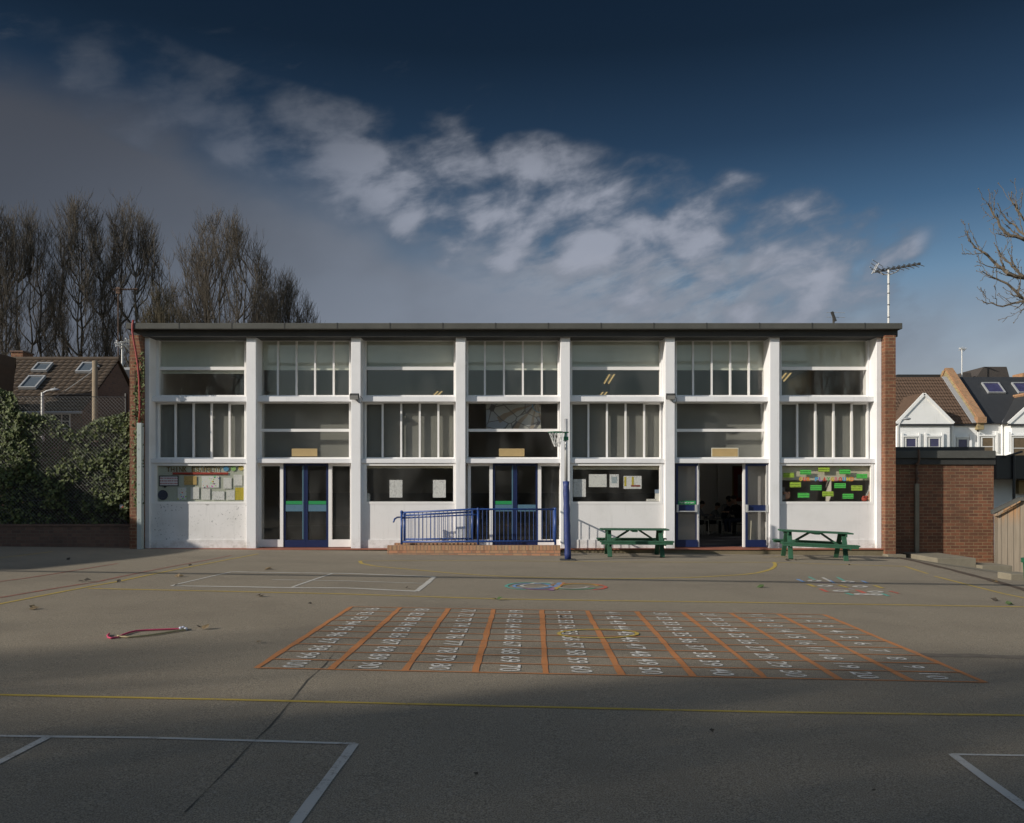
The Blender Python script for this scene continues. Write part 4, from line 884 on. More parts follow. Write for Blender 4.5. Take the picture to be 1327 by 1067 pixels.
person((PX(936, 34.0), 34.0, zf), R(75), 1.06, 'navy', 'trs', 'bshoe', 'person in navy leaning in at the middle of the group', .22, (0, -.10))
person((PX(942, 35.3), 35.3, zf), R(10), 1.12, 'grey', 'trs', 'bshoe', 'person behind the table facing out of the doorway', .06)
person((PX(957, 33.6), 33.6, zf), R(-72), 1.14, 'blk', 'jean', 'shoe', 'adult in black jacket and jeans seated with pale trainers', .10)
def chair(x, y, rz, label):
    e = empty('school_chair', (x, y, zf), label, 'chair', 'chairs inside the doorway'); m4 = Matrix.Translation((x, y, zf)) @ Matrix.Rotation(rz, 4, 'Z')
    mb = MB(); mb.box(-.19, .19, -.19, .19, .36, .38, 0, m4); mb.build('seat', 'black', e)
    mb = MB(); mb.box(-.19, .19, .18, .2, .52, .74, 0, m4); mb.build('backrest', 'black', e)
    for a in (-.17, .17):
        for b in (-.17, .18): mb = MB(); mb.tube([m4 @ Vector((a * 1.1, b * 1.1, 0)), m4 @ Vector((a, b, .36 if b < 0 else .72))], .013, 6); mb.build('leg', 'silver', e)
chair(PX(903.5, 33.6), 33.62, R(85), 'chair under the child at the doorway edge'); chair(PX(921, 34.4), 34.42, R(60), 'chair under the bending child in grey'); chair(PX(936, 34), 34.02, R(75), 'chair under the person in navy')
chair(PX(942, 35.3), 35.32, R(10), 'chair under the person facing out'); chair(PX(957, 33.6), 33.62, R(-72), 'chair under the adult in jeans')
e = empty('small_table', (PX(925, 33), 33, zf), 'low school table with metal legs among the seated group', 'table')
tx0, tx1 = PX(914, 33), PX(934, 33); mb = MB(); mb.box(tx0, tx1, 32.6, 33.3, .56, .585); mb.build('tabletop', simple('grey_table_top', (.10, .10, .10), .5), e)
for a in (tx0 + .04, tx1 - .04):
    for b in (32.65, 33.25): mb = MB(); mb.tube([(a, b, zf), (a, b, .56)], .014, 6); mb.build('leg', 'silver', e)
# ---------------------------------------------------------------- left side: low wall, chain-link fence, ivy
mb = MB(); YW_ = 25.7; mb.box(-22, X(173.8, YW_), YW_, YW_ + .33, -.4, Z(682.2, YW_)); lw = mb.build('low_brick_wall', 'brick_dark'); tag(lw, 'low dark brick wall below the ivy covered fence', 'wall')
mb = MB(); mb.box(-22, X(174.2, YW_), YW_ - .02, YW_ + .35, Z(682.2, YW_), Z(679.6, YW_)); mb.build('coping', 'brick_dark', lw)
YF = 25.9; e = empty('chain_link_fence', (X(90, YF), YF, .65), 'tall chain link fence above the low brick wall', 'fence')
fx0, fx1, fz0, fz1 = -16.6, X(163, YF), Z(680, YF), Z(514, YF)
mb = MB(); st = .105; W_, H_ = fx1 - fx0, fz1 - fz0
k = -H_
while k < W_:
    for s in (1, -1):
        pts = []; 
        a, b = max(0, -k), min(H_, W_ - k)
        if b > a:
            f_ = lambda t_: (fx0 + k + t_ if s == 1 else fx1 - k - t_, YF + s * .006, fz0 + t_)
            mb.tube([f_(a), f_(b)], .0042, 3, cap=False)
    k += st
ww = mb.build('wire_mesh', 'wire', e)
for px, top_, rr in ((162.5, 510, .045), (-70, 510, .045)):
    mb = MB(); mb.tube([(X(px, YF), YF + .06, .3), (X(px, YF), YF + .06, Z(top_, YF))], rr, 8); mb.build('fence_post', 'black', e)
for y_ in (514.5, 649): mb = MB(); mb.tube([(fx0, YF, Z(y_, YF)), (fx1, YF, Z(y_, YF))], .011, 5); mb.build('line_wire', 'black', e)
mb = MB(); plate(mb, 155, 159.6, 654, 660, YF - .03, .008); sgn = mb.build('fence_sign', 'iron_white'); tag(sgn, 'tiny red and white sign on the chain link fence', 'sign')
mb = MB(); Ys = YF - .032; mb.poly([(X(155, Ys), Ys, Z(660, Ys)), (X(159.6, Ys), Ys, Z(660, Ys)), (X(159.6, Ys), Ys, Z(655, Ys))]); mb.build('red_half', SP['redstrip'], sgn)
rng = random.Random(11)
def leaf(mb, c, nrm, size, roll):
    nrm = Vector(nrm).normalized(); a = nrm.cross(Vector((0, 0, 1)))
    if a.length < .1: a = Vector((1, 0, 0))
    a.normalize(); b = nrm.cross(a); a, b = a * math.cos(roll) + b * math.sin(roll), b * math.cos(roll) - a * math.sin(roll); c = Vector(c)
    P = [c - b * size * .5, c + a * size * .48 - b * size * .1 + nrm * size * .05, c + a * size * .22 + b * size * .25, c + b * size * .6 - nrm * size * .12, c - a * size * .22 + b * size * .25, c - a * size * .48 - b * size * .1 + nrm * size * .05]
    mb.add(P, [(0, 1, 2, 5), (5, 2, 3, 4)] if False else [(0, 1, 2, 3), (0, 3, 4, 5)])
def ivy_top(px): 
    pts = [(-80, 515), (-20, 505), (0, 504), (18, 512), (26, 534), (50, 538), (66, 537), (80, 548), (96, 560), (112, 551), (128, 543), (150, 538), (166, 534), (178, 545)]
    for (a, b), (c, d) in zip(pts, pts[1:]):
        if a <= px <= c: return b + (d - b) * (px - a) / (c - a)
    return 545
LB_ = MB(); DB = MB(); TW = MB(); cnt = 0
while cnt < 15500:
    px = rng.uniform(-60, 177); py = rng.uniform(500, 681); tp = ivy_top(px) + 5 * mnoise.noise(Vector((px * .12, 3, 0)))
    if py < tp: continue
    nz = mnoise.noise(Vector((px * .022, py * .022, 0))) + .5 * mnoise.noise(Vector((px * .07, py * .07, 5)))
    bare = math.exp(-((px - 72) / 26) ** 2) * (1 if py > 572 else .2) * .62 + math.exp(-((px - 130) / 30) ** 2 - ((py - 668) / 14) ** 2) * .7
    dens = .52 + nz * .75 - bare + (.25 if py < tp + 26 else 0)
    if rng.random() > dens: continue
    depth = rng.random() ** 1.4 * .75; bulge = .16 + .28 * max(0, nz)
    Y = YF + .12 + depth - bulge * (1 if rng.random() < .75 else 0); 
    leaf(LB_, (X(px, Y), Y, Z(py, Y)), (rng.gauss(-.25, .55), rng.gauss(-1, .35), rng.gauss(.45, .5)), rng.uniform(.065, .125), rng.uniform(0, 6.28)); cnt += 1
for i in range(5200):                     # deeper, sparser leaves and dead stems behind
    px = rng.uniform(-60, 176); py = rng.uniform(ivy_top(px) + 8, 682); Y = YF + rng.uniform(.45, 1.15)
    leaf(LB_, (X(px, Y), Y, Z(py, Y)), (rng.gauss(0, .7), rng.gauss(-1, .5), rng.gauss(.3, .6)), rng.uniform(.06, .11), rng.uniform(0, 6.28))
for i in range(900):
    px = rng.uniform(-60, 176); py = rng.uniform(ivy_top(px) + 10, 680); Y = YF + rng.uniform(.15, 1.1); d = Vector((rng.gauss(0, .4), rng.gauss(0, .15), rng.gauss(0, .35))); p = Vector((X(px, Y), Y, Z(py, Y)))
    TW.tube([p, p + d * .5 + Vector((0, 0, rng.gauss(0, .05))), p + d], .007, 3, cap=False)
iv = LB_.build('ivy_hedge', 'ivy'); tag(iv, 'dense dark ivy growing through the chain link fence', 'ivy')
TW.build('stem', 'ivy_dry', iv)
mb = MB(); mb.box(-22, X(174, 27.2), 27.15, 27.4, -.3, 3.1); tag(mb.build('garden_wall', 'brick_dark'), 'dark brick garden wall hidden behind the ivy', 'wall')
LB_ = MB(); TW = MB()
for i in range(520):
    t_ = rng.random(); py = 452 + 205 * t_ ** .8; px = rng.gauss(180.5 + (3 if py < 500 else -1.5), 3.6); px = min(186, max(166 if py > 520 else 174, px)); Y = 25.29 - rng.uniform(.005, .10)
    leaf(LB_, (X(px, Y), Y, Z(py, Y)), (rng.gauss(-.2, .5), -1, rng.gauss(.35, .4)), rng.uniform(.05, .10), rng.uniform(0, 6.28))
for i in range(5):
    pts = []; px = 176 + i * 2.2
    for k in range(14): px += rng.uniform(-1.2, 1.2); pts.append((X(min(185, max(174.5, px)), 25.28), 25.285, .9 + k * .32))
    TW.tube(pts, .008, 4)
pi_ = LB_.build('climbing_ivy', 'ivy'); tag(pi_, 'thin ivy climbing the brick pier behind the red cable', 'ivy'); TW.build('stem', 'ivy_dry', pi_)

# ---------------------------------------------------------------- bare trees
def bare_tree(seed, H, stems, spread, dens=1.0, twig=.0115, base_w=.20, **kw):
    """(stem mesh, branch mesh) of a winter tree: steep limbs fan up from a few stems and end in fine rising twigs"""
    rg = random.Random(seed); A = MB(); T = MB(); UP = Vector((0, 0, 1))
    def lim(z):
        h = z / H
        return spread * ((.40 + .60 * (h / .42) ** .8) if h < .42 else max(0, 1 - ((h - .42) / .58) ** 2.7) ** .55)
    def curve(a, d0, b, k, jit):
        L = (b - a).length; c = a + d0.normalized() * L * .5; P = []
        for i in range(k + 1):
            t_ = i / k; p = a * (1 - t_) ** 2 + c * 2 * t_ * (1 - t_) + b * t_ * t_
            if 0 < i < k: p += Vector((rg.gauss(0, jit), rg.gauss(0, jit), rg.gauss(0, jit * .5))) * L
            P.append(p)
        return P
    def taper(r0, r1, k): return [r0 + (r1 - r0) * (i / k) ** .8 for i in range(k + 1)]
    ST = []
    for i in range(stems):
        a = 2 * math.pi * (i + rg.random() * .6) / stems; off = rg.uniform(.28, .62) * spread if stems > 1 else 0; hh = H * rg.uniform(.74, .90) * (1 - .22 * (off / spread) ** 2)
        b = Vector((off * .35 * math.cos(a), off * .35 * math.sin(a), -.5)); tip = Vector((off * math.cos(a), off * math.sin(a), hh)); P = curve(b, UP + Vector((math.cos(a), math.sin(a), 0)) * .12, tip, 14, .006)
        A.tube(P, taper(base_w * rg.uniform(.75, 1.1), .035, 14), 6, cap=False); ST.append(P)
    nl = int(36 * spread * dens)
    for _ in range(nl):
        hz = .26 + .74 * rg.random() ** .62; z = H * hz * rg.uniform(.96, 1.0); a = rg.uniform(0, 2 * math.pi); r_ = lim(z) * (.25 + .75 * rg.random() ** .5) * rg.uniform(.9, 1.04)
        e = Vector((r_ * math.cos(a), r_ * math.sin(a), z)); best = None
        S = min(ST, key=lambda P: min((Vector((p.x, p.y, 0)) - Vector((e.x, e.y, 0))).length for p in P) + rg.random() * .5 * spread)
        drop = rg.uniform(1.3, 2.4) * math.hypot(S[7].x - e.x, S[7].y - e.y) + rg.uniform(.8, 2.5); zs = max(H * .10, min(e.z - drop, S[-1].z * .97))
        n_ = min(range(len(S)), key=lambda q_: abs(S[q_].z - zs)); s_ = S[n_]; out = Vector((e.x - s_.x, e.y - s_.y, 0)); 
        if out.length < .05: out = Vector((.1, 0, 0))
        k = 8; P = curve(s_, out.normalized() * .85 + UP * .85, e, k, .009); L = (e - s_).length; r0 = min(.085, .016 + L * .0085); T.tube(P, taper(r0, twig, k), 4, cap=False)
        m = int((4 + L * 2.3) * (1 if dens > .9 else .8))
        for _2 in range(m):
            f_ = .22 + .78 * rg.random() ** .75; q_ = f_ * k; i0 = min(k - 1, int(q_)); p = P[i0].lerp(P[i0 + 1], q_ - i0); d = (P[i0 + 1] - P[i0]).normalized(); o_ = Vector((p.x, p.y, 0)); o_ = o_.normalized() if o_.length > .1 else Vector((1, 0, 0))
            rd = Vector((rg.gauss(0, 1), rg.gauss(0, 1), rg.gauss(0, .4))).normalized(); nd = (d * .7 + rd * .62 + o_ * .12 + UP * .18).normalized(); L2 = rg.uniform(.8, 2.1) * (1.1 - .45 * f_); e2 = p + (nd * .72 + UP * .34).normalized() * L2
            P2 = curve(p, nd, e2, 4, .012); T.tube(P2, taper(twig * 1.15, twig * .75, 4), 3, cap=False)
            for _3 in range(rg.choice((3, 4, 5))):
                j_ = rg.randint(0, 3); p3 = P2[j_].lerp(P2[j_ + 1], rg.random()); d3 = (P2[j_ + 1] - P2[j_]).normalized(); rd = Vector((rg.gauss(0, 1), rg.gauss(0, 1), rg.gauss(0, .5))).normalized(); L3 = rg.uniform(.35, .95)
                nd3 = (d3 * .75 + rd * .55 + UP * .2).normalized(); T.tube([p3, p3 + nd3 * L3 * .5, p3 + (nd3 * .8 + UP * .25).normalized() * L3], [twig * .8, twig * .7, twig * .55], 3, cap=False)
    return A, T
def tree(px, py_base_z, Y, top, seed, stems, spread_px, label, group='bare trees beyond the rooftops', mat='bark', **kw):
    z0 = py_base_z; Ht = Z(top, Y) - z0; A, T = bare_tree(seed, Ht, stems, spread_px / F * Y, **kw)
    o = A.build('bare_tree', mat, smooth=True); o.location = (X(px, Y), Y, z0); T.build('branches', mat, o)
    o.children[0].matrix_parent_inverse = Matrix(); tag(o, label, 'tree', group); return o
TR = []
TR.append(tree(-14, 0, 66, 262, 3, 3, 40, 'bare tree cut by the picture edge over the tiled roof'))
TR.append(tree(32, 0, 68, 266, 7, 4, 46, 'slim bare tree above the end of the tiled roof'))
TR.append(tree(104, 0, 70, 259, 12, 4, 54, 'tallest bare tree over the roof windows'))
TR.append(tree(172, 0, 72, 264, 21, 5, 62, 'broad bare tree leaning over the brick pier'))
TR.append(tree(292, 0, 70, 280, 34, 7, 88, 'wide rounded bare tree rising behind the school roof'))
TR.append(tree(366, 0, 74, 360, 45, 4, 58, 'small low bare tree at the end of the row, against open sky', dens=1.2))
TR.append(tree(212, 0, 62, 384, 51, 6, 44, 'low brown thicket of shoots just over the school roof', mat='ivy_dry', twig=.015, base_w=.08))

# tree at the right edge, its trunk outside the picture
A, T = MB(), MB(); rg = random.Random(77)
Yt = 30.0; tx = X(1432, Yt)
def limb(pts, r0, lvl=0):
    P = [Vector((X(a, Yt + dy), Yt + dy, Z(b, Yt + dy))) for a, b, dy in pts] if lvl == 0 else pts
    Q = []
    for a, b in zip(P, P[1:]):
        for i in range(4): Q.append(a.lerp(b, i / 4) + Vector((rg.gauss(0, .015), rg.gauss(0, .015), rg.gauss(0, .015))))
    Q.append(P[-1]); rs = [max(.008, r0 * (1 - .8 * i / (len(Q) - 1))) for i in range(len(Q))]; T.tube(Q, rs, 5, cap=False)
    if lvl >= 2: return
    for i in range(2, len(Q) - 1):
        if rg.random() < (.55 if lvl == 0 else .35):
            d = (Q[i + 1] - Q[i - 1]).normalized(); s_ = Vector((rg.gauss(-.1, .4), rg.gauss(0, .5), rg.gauss(.35, .6))).normalized(); d = (d * .55 + s_ * .8).normalized(); L = rg.uniform(.35, .95) * (1 if lvl == 0 else .4)
            limb([Q[i], Q[i] + d * L * .5, Q[i] + d * L + Vector((0, 0, .12 * L))], rs[i] * .55, lvl + 1)
    T.ball(Q[-1], .022, nu=6, nv=4)
for pts, r_ in (([(1425, 470, 0), (1385, 340, .2), (1330, 312, .1), (1302, 302, 0), (1292, 285, 0), (1281, 264, -.1)], .10), ([(1400, 380, 0), (1350, 366, 0), (1327, 360, 0), (1306, 355, 0), (1291, 342, .1), (1278, 330, 0), (1266, 322, 0), (1255, 312, 0)], .09),
                ([(1385, 400, .3), (1340, 395, .2), (1325, 386, .2), (1305, 368, .1), (1288, 360, .1), (1273, 352, 0)], .075), ([(1375, 410, -.2), (1345, 385, -.2), (1327, 390, -.1), (1300, 397, 0), (1285, 393, 0), (1274, 391, 0)], .055),
                ([(1410, 330, 0), (1360, 320, 0), (1330, 308, -.2), (1315, 293, 0), (1303, 285, 0), (1293, 264, 0)], .06), ([(1410, 300, 0), (1350, 310, 0), (1327, 285, 0), (1318, 272, 0), (1309, 256, 0)], .06),
                ([(1420, 450, 0), (1360, 430, 0), (1340, 410, .3), (1327, 400, .3), (1322, 405, .3)], .05), ([(1400, 430, 0), (1370, 370, -.3), (1332, 365, -.3), (1312, 345, -.3), (1300, 335, -.2), (1290, 318, -.2)], .06),
                ([(1425, 430, 0), (1445, 300, .5), (1460, 200, .7), (1465, 120, .8)], .14), ([(1428, 400, 0), (1490, 330, .8), (1530, 260, 1.2)], .12)): limb(pts, r_)
A.tube([(tx, Yt, ground(tx, Yt) - .3), (tx - .1, Yt, 2.0), (tx - .2, Yt, Z(440, Yt)), (tx + .1, Yt + .2, Z(330, Yt))], [.34, .28, .24, .16], 12)
o = A.build('bare_tree', 'bark_pale', smooth=True); T.build('branches', 'bark_pale', o); tag(o, 'bare tree with knobbly twigs reaching in over the white houses', 'tree')

# ---------------------------------------------------------------- tiled roofs
def tiled(mb, P00, P10, P01, P11, nc, nr, amp=.03, step=.03, mi=0):
    """P00,P10 along the eaves, P01,P11 along the ridge; rolls and overlapping courses"""
    P00, P10, P01, P11 = map(Vector, (P00, P10, P01, P11)); nrm = (P10 - P00).cross(P01 - P00).normalized(); k = 4
    for j in range(nr):
        rows = []
        for t_, lift in ((j / nr, step), ((j + 1) / nr, 0)):
            a, b = P00.lerp(P01, t_), P10.lerp(P11, t_); rows.append([tuple(a.lerp(b, i / (nc * k)) + nrm * (lift + amp * abs(math.sin(math.pi * (i / k + (.5 if j % 2 else 0) * 0))))) for i in range(nc * k + 1)])
        o_ = len(rows[0]); mb.add(rows[0] + rows[1], [(i, i + 1, o_ + i + 1, o_ + i) for i in range(o_ - 1)], mi)
        low = [tuple(Vector(p) - nrm * step) for p in rows[0]]; mb.add(low + rows[0], [(i, i + 1, o_ + i + 1, o_ + i) for i in range(o_ - 1)], mi)
def skylight(e, c, ux, uy, nrm, w_, h_, tint='glass_far'):
    """roof window lying on a slope"""
    c, ux, uy, nrm = Vector(c), Vector(ux).normalized(), Vector(uy).normalized(), Vector(nrm).normalized(); mb = MB()
    def pt(a, b, d): return c + ux * a + uy * b + nrm * d
    for a0, a1, b0, b1 in ((-w_ / 2 - .07, -w_ / 2, -h_ / 2 - .07, h_ / 2 + .07), (w_ / 2, w_ / 2 + .07, -h_ / 2 - .07, h_ / 2 + .07), (-w_ / 2, w_ / 2, -h_ / 2 - .07, -h_ / 2), (-w_ / 2, w_ / 2, h_ / 2, h_ / 2 + .07)):
        mb.slab([pt(a0, b0, 0), pt(a1, b0, 0), pt(a1, b1, 0), pt(a0, b1, 0)], nrm * .12)
    f = mb.build('skylight', 'lead', e); mb = MB(); mb.slab([pt(-w_ / 2, -h_ / 2, .02), pt(w_ / 2, -h_ / 2, .02), pt(w_ / 2, h_ / 2, .02), pt(-w_ / 2, h_ / 2, .02)], nrm * .05); mb.build('pane', tint, f)
# house with three roof windows, left
sky_glass = simple('roof_window_glass', (.09, .11, .13), .14, .2, .6)
Ye, Yr = 37.0, 40.6; ze, zr_ = Z(533, Ye), Z(467, Yr); xe1 = X(106, Ye); xr1 = xe1 - .05; xw = -31.0
e = empty('tiled_house', (-24, 37.3, -.2), 'brick house with brown tiled roof and three roof windows', 'house')
mb = MB(); mb.box(xw, xe1 - .15, 37.35, 43.9, -.3, ze + .02); mb.slab([(xe1 - .15, 37.35, ze), (xe1 - .15, 43.9, ze), (xe1 - .15, Yr + .1, zr_ - .12)], (-.3, 0, 0)); mb.build('wall', 'brick_dark', e)
mb = MB(); tiled(mb, (xw, Ye, ze), (xe1, Ye, ze), (xw, Yr, zr_), (xr1, Yr, zr_), 44, 15, .035, .045); mb.slab([(xw, Yr, zr_ + .02), (xr1, Yr, zr_ + .02), (xe1, 44.2, ze), (xw, 44.2, ze)], (0, .03, .05)); ro = mb.build('roof', 'tile_grey', e)
mb = MB(); mb.tube([(xw, Yr, zr_ + .06), (xr1 + .02, Yr, zr_ + .06)], .10, 8); mb.build('ridge', 'tile_grey', ro)
mb = MB(); mb.tube([(xw, Ye - .06, ze - .06), (xe1 + .03, Ye - .06, ze - .06)], .06, 6); mb.build('gutter', 'lead', e)
up_ = Vector((0, Yr - Ye, zr_ - ze)).normalized(); nn_ = Vector((1, 0, 0)).cross(up_)
def onroof(px, py):
    for i in range(200):
        t_ = i / 199; Y = Ye + (Yr - Ye) * t_; z = ze + (zr_ - ze) * t_
        if HY - (z - CH) * F / Y <= py: return Vector((X(px, Y), Y, z))
for px, py, w_, h_ in ((56, 479.5, .56, .58), (43, 499, .62, .92), (113.5, 480, .56, .72)): skylight(e, onroof(px, py) + nn_ * .07, (1, 0, 0), up_, nn_, w_, h_, sky_glass)
def far_window(e, x0, x1, y0, y1, Y, rows=2, cols=2, pane='glass_far', fr=1.4):
    mb = MB(); plate(mb, x0, x1, y0, y0 + fr, Y, .06); plate(mb, x0, x1, y1 - fr, y1, Y, .06); plate(mb, x0, x0 + fr, y0 + fr, y1 - fr, Y, .06); plate(mb, x1 - fr, x1, y0 + fr, y1 - fr, Y, .06)
    for i in range(1, cols): c = x0 + (x1 - x0) * i / cols; plate(mb, c - .6, c + .6, y0 + fr, y1 - fr, Y + .004, .05)
    for i in range(1, rows): c = y0 + (y1 - y0) * i / rows; plate(mb, x0 + fr, x1 - fr, c - .5, c + .5, Y + .008, .04)
    f = mb.build('window', 'iron_white', e); mb = MB(); plate(mb, x0 + .5, x1 - .5, y0 + .5, y1 - .5, Y + .035, .02); mb.build('pane', pane, f); return f
far_window(e, 68.4, 91, 536, 556, 37.30); far_window(e, 8, 34, 536, 556, 37.30)
mb = MB(); mb.box(X(16, 41), X(31, 41), 40.9, 41.8, zr_ - .8, Z(457, 41)); ch = mb.build('chimney', 'brick', e); mb = MB(); mb.box(X(15, 41), X(32, 41), 40.85, 41.85, Z(457, 41), Z(455, 41)); mb.build('chimney_cap', 'brick_dark', ch)
e = empty('gabled_house', (-27, 34, -.2), 'dark gabled house end at the picture edge beside the tiled roof', 'house')
xg = X(17, 36.9); mb = MB(); mb.box(-34, xg - .1, 33.2, 36.8, -.3, Z(497, 34.9)); mb.build('wall', 'brick_dark', e)
mb = MB(); xm = X(-14, 35); zt_ = Z(455, 35); mb.slab([(xm - 1.2, 33.1, zt_ - .5), (xm, 33.1, zt_), (xg, 33.1, Z(497, 34)), (xg - .1, 33.1, Z(501, 34)), (xm, 33.1, zt_ - .4)], (0, 3.8, 0)); mb.build('roof', 'tile_grey', e)
Yq = 44; e = empty('slate_house', (X(150, Yq), Yq, -.2), 'low house with plain slate roof beside the brick pier', 'house')
za, zb = Z(533, 42), Z(481, 46); mb = MB(); mb.slab([(X(128, 42), 42, za), (X(190, 42), 42, za), (X(190, 46), 46, zb), (X(157, 46), 46, zb)], (0, .05, .12)); mb.build('roof', 'slate', e)
mb = MB(); mb.box(X(157, 46), X(192, 46), 45.95, 46.2, zb, zb + .18); mb.build('ridge_cap', 'lead', e)
mb = MB(); mb.box(X(131, 42.2), X(200, 42.2), 42.15, 46, -.3, za); mb.build('wall', 'brick_warm', e); mb = MB(); mb.box(X(127, 42), X(200, 42), 41.9, 42.02, za - .14, za + .06); mb.build('gutter', 'iron_white', e)
ax = X(158.5, 46.1); ea = empty('tv_aerial', (ax, 46.1, zb + .18), 'pale cluster of aerials on a pole over the slate roof', 'aerial'); mb = MB(); mb.tube([(ax, 46.1, zb + .1), (ax, 46.1, Z(444, 46.1))], .05, 6); mb.build('mast', 'iron_white', ea)
mb = MB()
for i, (a, b, c, d) in enumerate(((152, 446, 172, 441), (153, 450, 170, 446), (166, 440, 172, 452), (154, 443, 158, 455), (160, 444, 166, 454))): mb.tube([(X(a, 46), 46 - .3, Z(b, 46)), (X(c, 46), 46.2, Z(d, 46))], .035, 5)
for i in range(8): p = 153 + i * 2.4; mb.tube([(X(p, 46), 45.7, Z(448 - i * .9, 46)), (X(p + 2, 46), 46.4, Z(443 - i * .9, 46))], .02, 4)
mb.build('aerial_element', 'iron_white', ea)
Ya2 = 50; ea = empty('tv_aerial', (X(158, Ya2), Ya2, 5.5), 'thin long aerial high among the bare branches', 'aerial'); mb = MB(); mb.tube([(X(153, Ya2), Ya2, 5.5), (X(153, Ya2), Ya2, Z(372, Ya2))], .03, 5); mb.build('mast', 'rust', ea)
mb = MB(); mb.tube([(X(147, Ya2), Ya2, Z(376, Ya2)), (X(178, Ya2), Ya2, Z(374.5, Ya2))], .035, 5)
for i in range(9): p = 148 + i * 3.4; mb.tube([(X(p, Ya2), Ya2 - .3, Z(375.6, Ya2)), (X(p, Ya2), Ya2 + .3, Z(375, Ya2))], .02, 4)
mb.box(X(151, Ya2), X(156, Ya2), Ya2 - .1, Ya2 + .1, Z(381, Ya2), Z(373, Ya2)); mb.build('aerial_element', 'rust', ea)
# timber pole and street lamp in front of the tiled house
Yp = 33; xp = X(124, Yp); mb = MB(); mb.tube([(xp, Yp, -.3), (xp - .03, Yp, Z(468, Yp))], [.125, .095], 12); tp = mb.build('telegraph_pole', 'wood_pole', smooth=True); tag(tp, 'weathered timber pole in front of the tiled roof', 'pole')
mb = MB(); mb.ball((xp + .10, Yp, Z(475, Yp)), .05, nu=8, nv=6); mb.tube([(xp + .1, Yp, Z(476, Yp)), (xp - 1.2, Yp + 1, Z(492, Yp)), (xp - 3.5, Yp + 3.0, Z(526, Yp + 3.3))], .016, 4); mb.build('insulator', 'lead', tp)
def lamp(px, Y, top_, hx, hy, hw, label, r_=.07):
    x = X(px, Y); e = empty('street_lamp', (x, Y, -.3), label, 'street lamp'); mb = MB(); mb.tube([(x, Y, -.3), (x, Y, Z(top_, Y)), ] , [r_ * 1.2, r_ * .8], 8); mb.build('lamp_post', 'steel', e)
    mb = MB(); mb.tube([(x, Y, Z(top_ + 1, Y)), (X(px + (hx - px) * .35, Y), Y, Z(hy + 1.5, Y)), (X(hx - hw * .3, Y), Y, Z(hy, Y))], r_ * .5, 6); mb.build('arm', 'steel', e)
    mb = MB(); w2 = hw / F * Y; mb.ball((X(hx, Y), Y, Z(hy, Y)), w2 * .5, w2 * .28, w2 * .17, 14, 8); mb.ball((X(hx, Y), Y, Z(hy, Y) + w2 * .2), w2 * .09, nu=6, nv=5); mb.build('lamp_head', 'lead', e, smooth=True); return e
lamp(55.3, 31, 509, 71, 505.5, 13, 'grey street lamp poking above the ivy')

# ---------------------------------------------------------------- right side: outbuilding, shed, steps
YO = 26.2; xo0, xo1 = 10.95, X(1287.8, YO); zf_ = Z(602.3, YO)
e = empty('brick_outbuilding', ((xo0 + xo1) / 2, YO, -.3), 'flat roofed red brick outbuilding beside the hall', 'outbuilding')
mb = MB(); mb.box(xo0, xo1, YO, 29.5, -.9, zf_); mb.build('wall', 'brick', e)
mb = MB(); mb.box(xo0 - .0, xo1 + .03, YO - .05, 29.6, zf_ + .001, Z(594.2, YO)); mb.build('fascia', 'fascia', e)
mb = MB(); mb.box(xo0, X(1290.6, YO - .12), YO - .12, 29.7, Z(594.2, YO) + .002, Z(584.2, YO - .12)); mb.build('roof', 'felt', e, bev=.01)
mb = MB(); mb.box(xo0, X(1276, YO + .5), YO + .5, 29.0, Z(584.2, YO), Z(579.4, YO + .5)); mb.build('roof_upstand', 'black', e)
Yd = YO - .05; mb = MB(); mb.box(X(1185.2, Yd), X(1190.4, Yd), Yd - .05, Yd + .04, -.30, Z(627, Yd)); dp = mb.build('downpipe_cover', 'concrete', e)
mb = MB(); px_ = X(1187.6, Yd); mb.tube([(px_, Yd - .14, Z(583, Yd)), (px_ + .02, Yd - .14, Z(596, Yd)), (px_ - .01, Yd - .02, Z(606, Yd)), (px_, Yd - .01, Z(627, Yd))], .035, 8)
for p in (600, 612, 619): mb.tube([(px_, Yd - .06, Z(p, Yd)), (px_, Yd - .06, Z(p + 3, Yd))], .055, 8)
mb.build('pipe', 'rust', e)
mb = MB(); mb.box(11.50, X(1265, 24), 24.0, 26.15, -.9, -.205); s1 = mb.build('concrete_step', 'concrete', bev=.012); tag(s1, 'higher concrete slab step against the outbuilding wall', 'step', 'concrete steps by the outbuilding')
mb = MB(); mb.box(X(1265, 24) + .003, X(1312, 23.7), 23.7, 24.75, -1.1, -.385); s2 = mb.build('concrete_step', 'concrete', bev=.012); tag(s2, 'lower concrete slab step in front of the shed', 'step', 'concrete steps by the outbuilding')
YS = 24.8; xs0 = X(1290.5, YS); e = empty('wooden_shed', (14.6, YS, -.5), 'weathered vertical board shed with grey felt roof', 'shed')
ze_, zm_ = Z(664, YS), Z(649.5, YS); xm0 = X(1317, YS); prof = [(xs0, -1.0), (xs0 + 2.6, -1.0), (xs0 + 2.6, ze_), (xs0 + 2.6 - (xm0 - xs0), zm_), (xm0, zm_), (xs0, ze_)]
mb = MB(); mb.slab([(a, YS, b) for a, b in prof], (0, 1.3, 0)); mb.build('wall', 'shed_wood', e)
for i, (a, b) in enumerate(((0, 0),)): mb = MB(); mb.box(xs0 - .035, xs0 + .02, YS - .02, YS + .05, -.9, ze_ - .02); mb.build('corner_board', 'shed_wood', e)
th_ = .09; rp = [(xs0 - .10, ze_ - .06), (xm0 + .02, zm_ + .01), (xs0 + 2.6 - (xm0 - xs0), zm_ + .01), (xs0 + 2.7, ze_ - .06)]
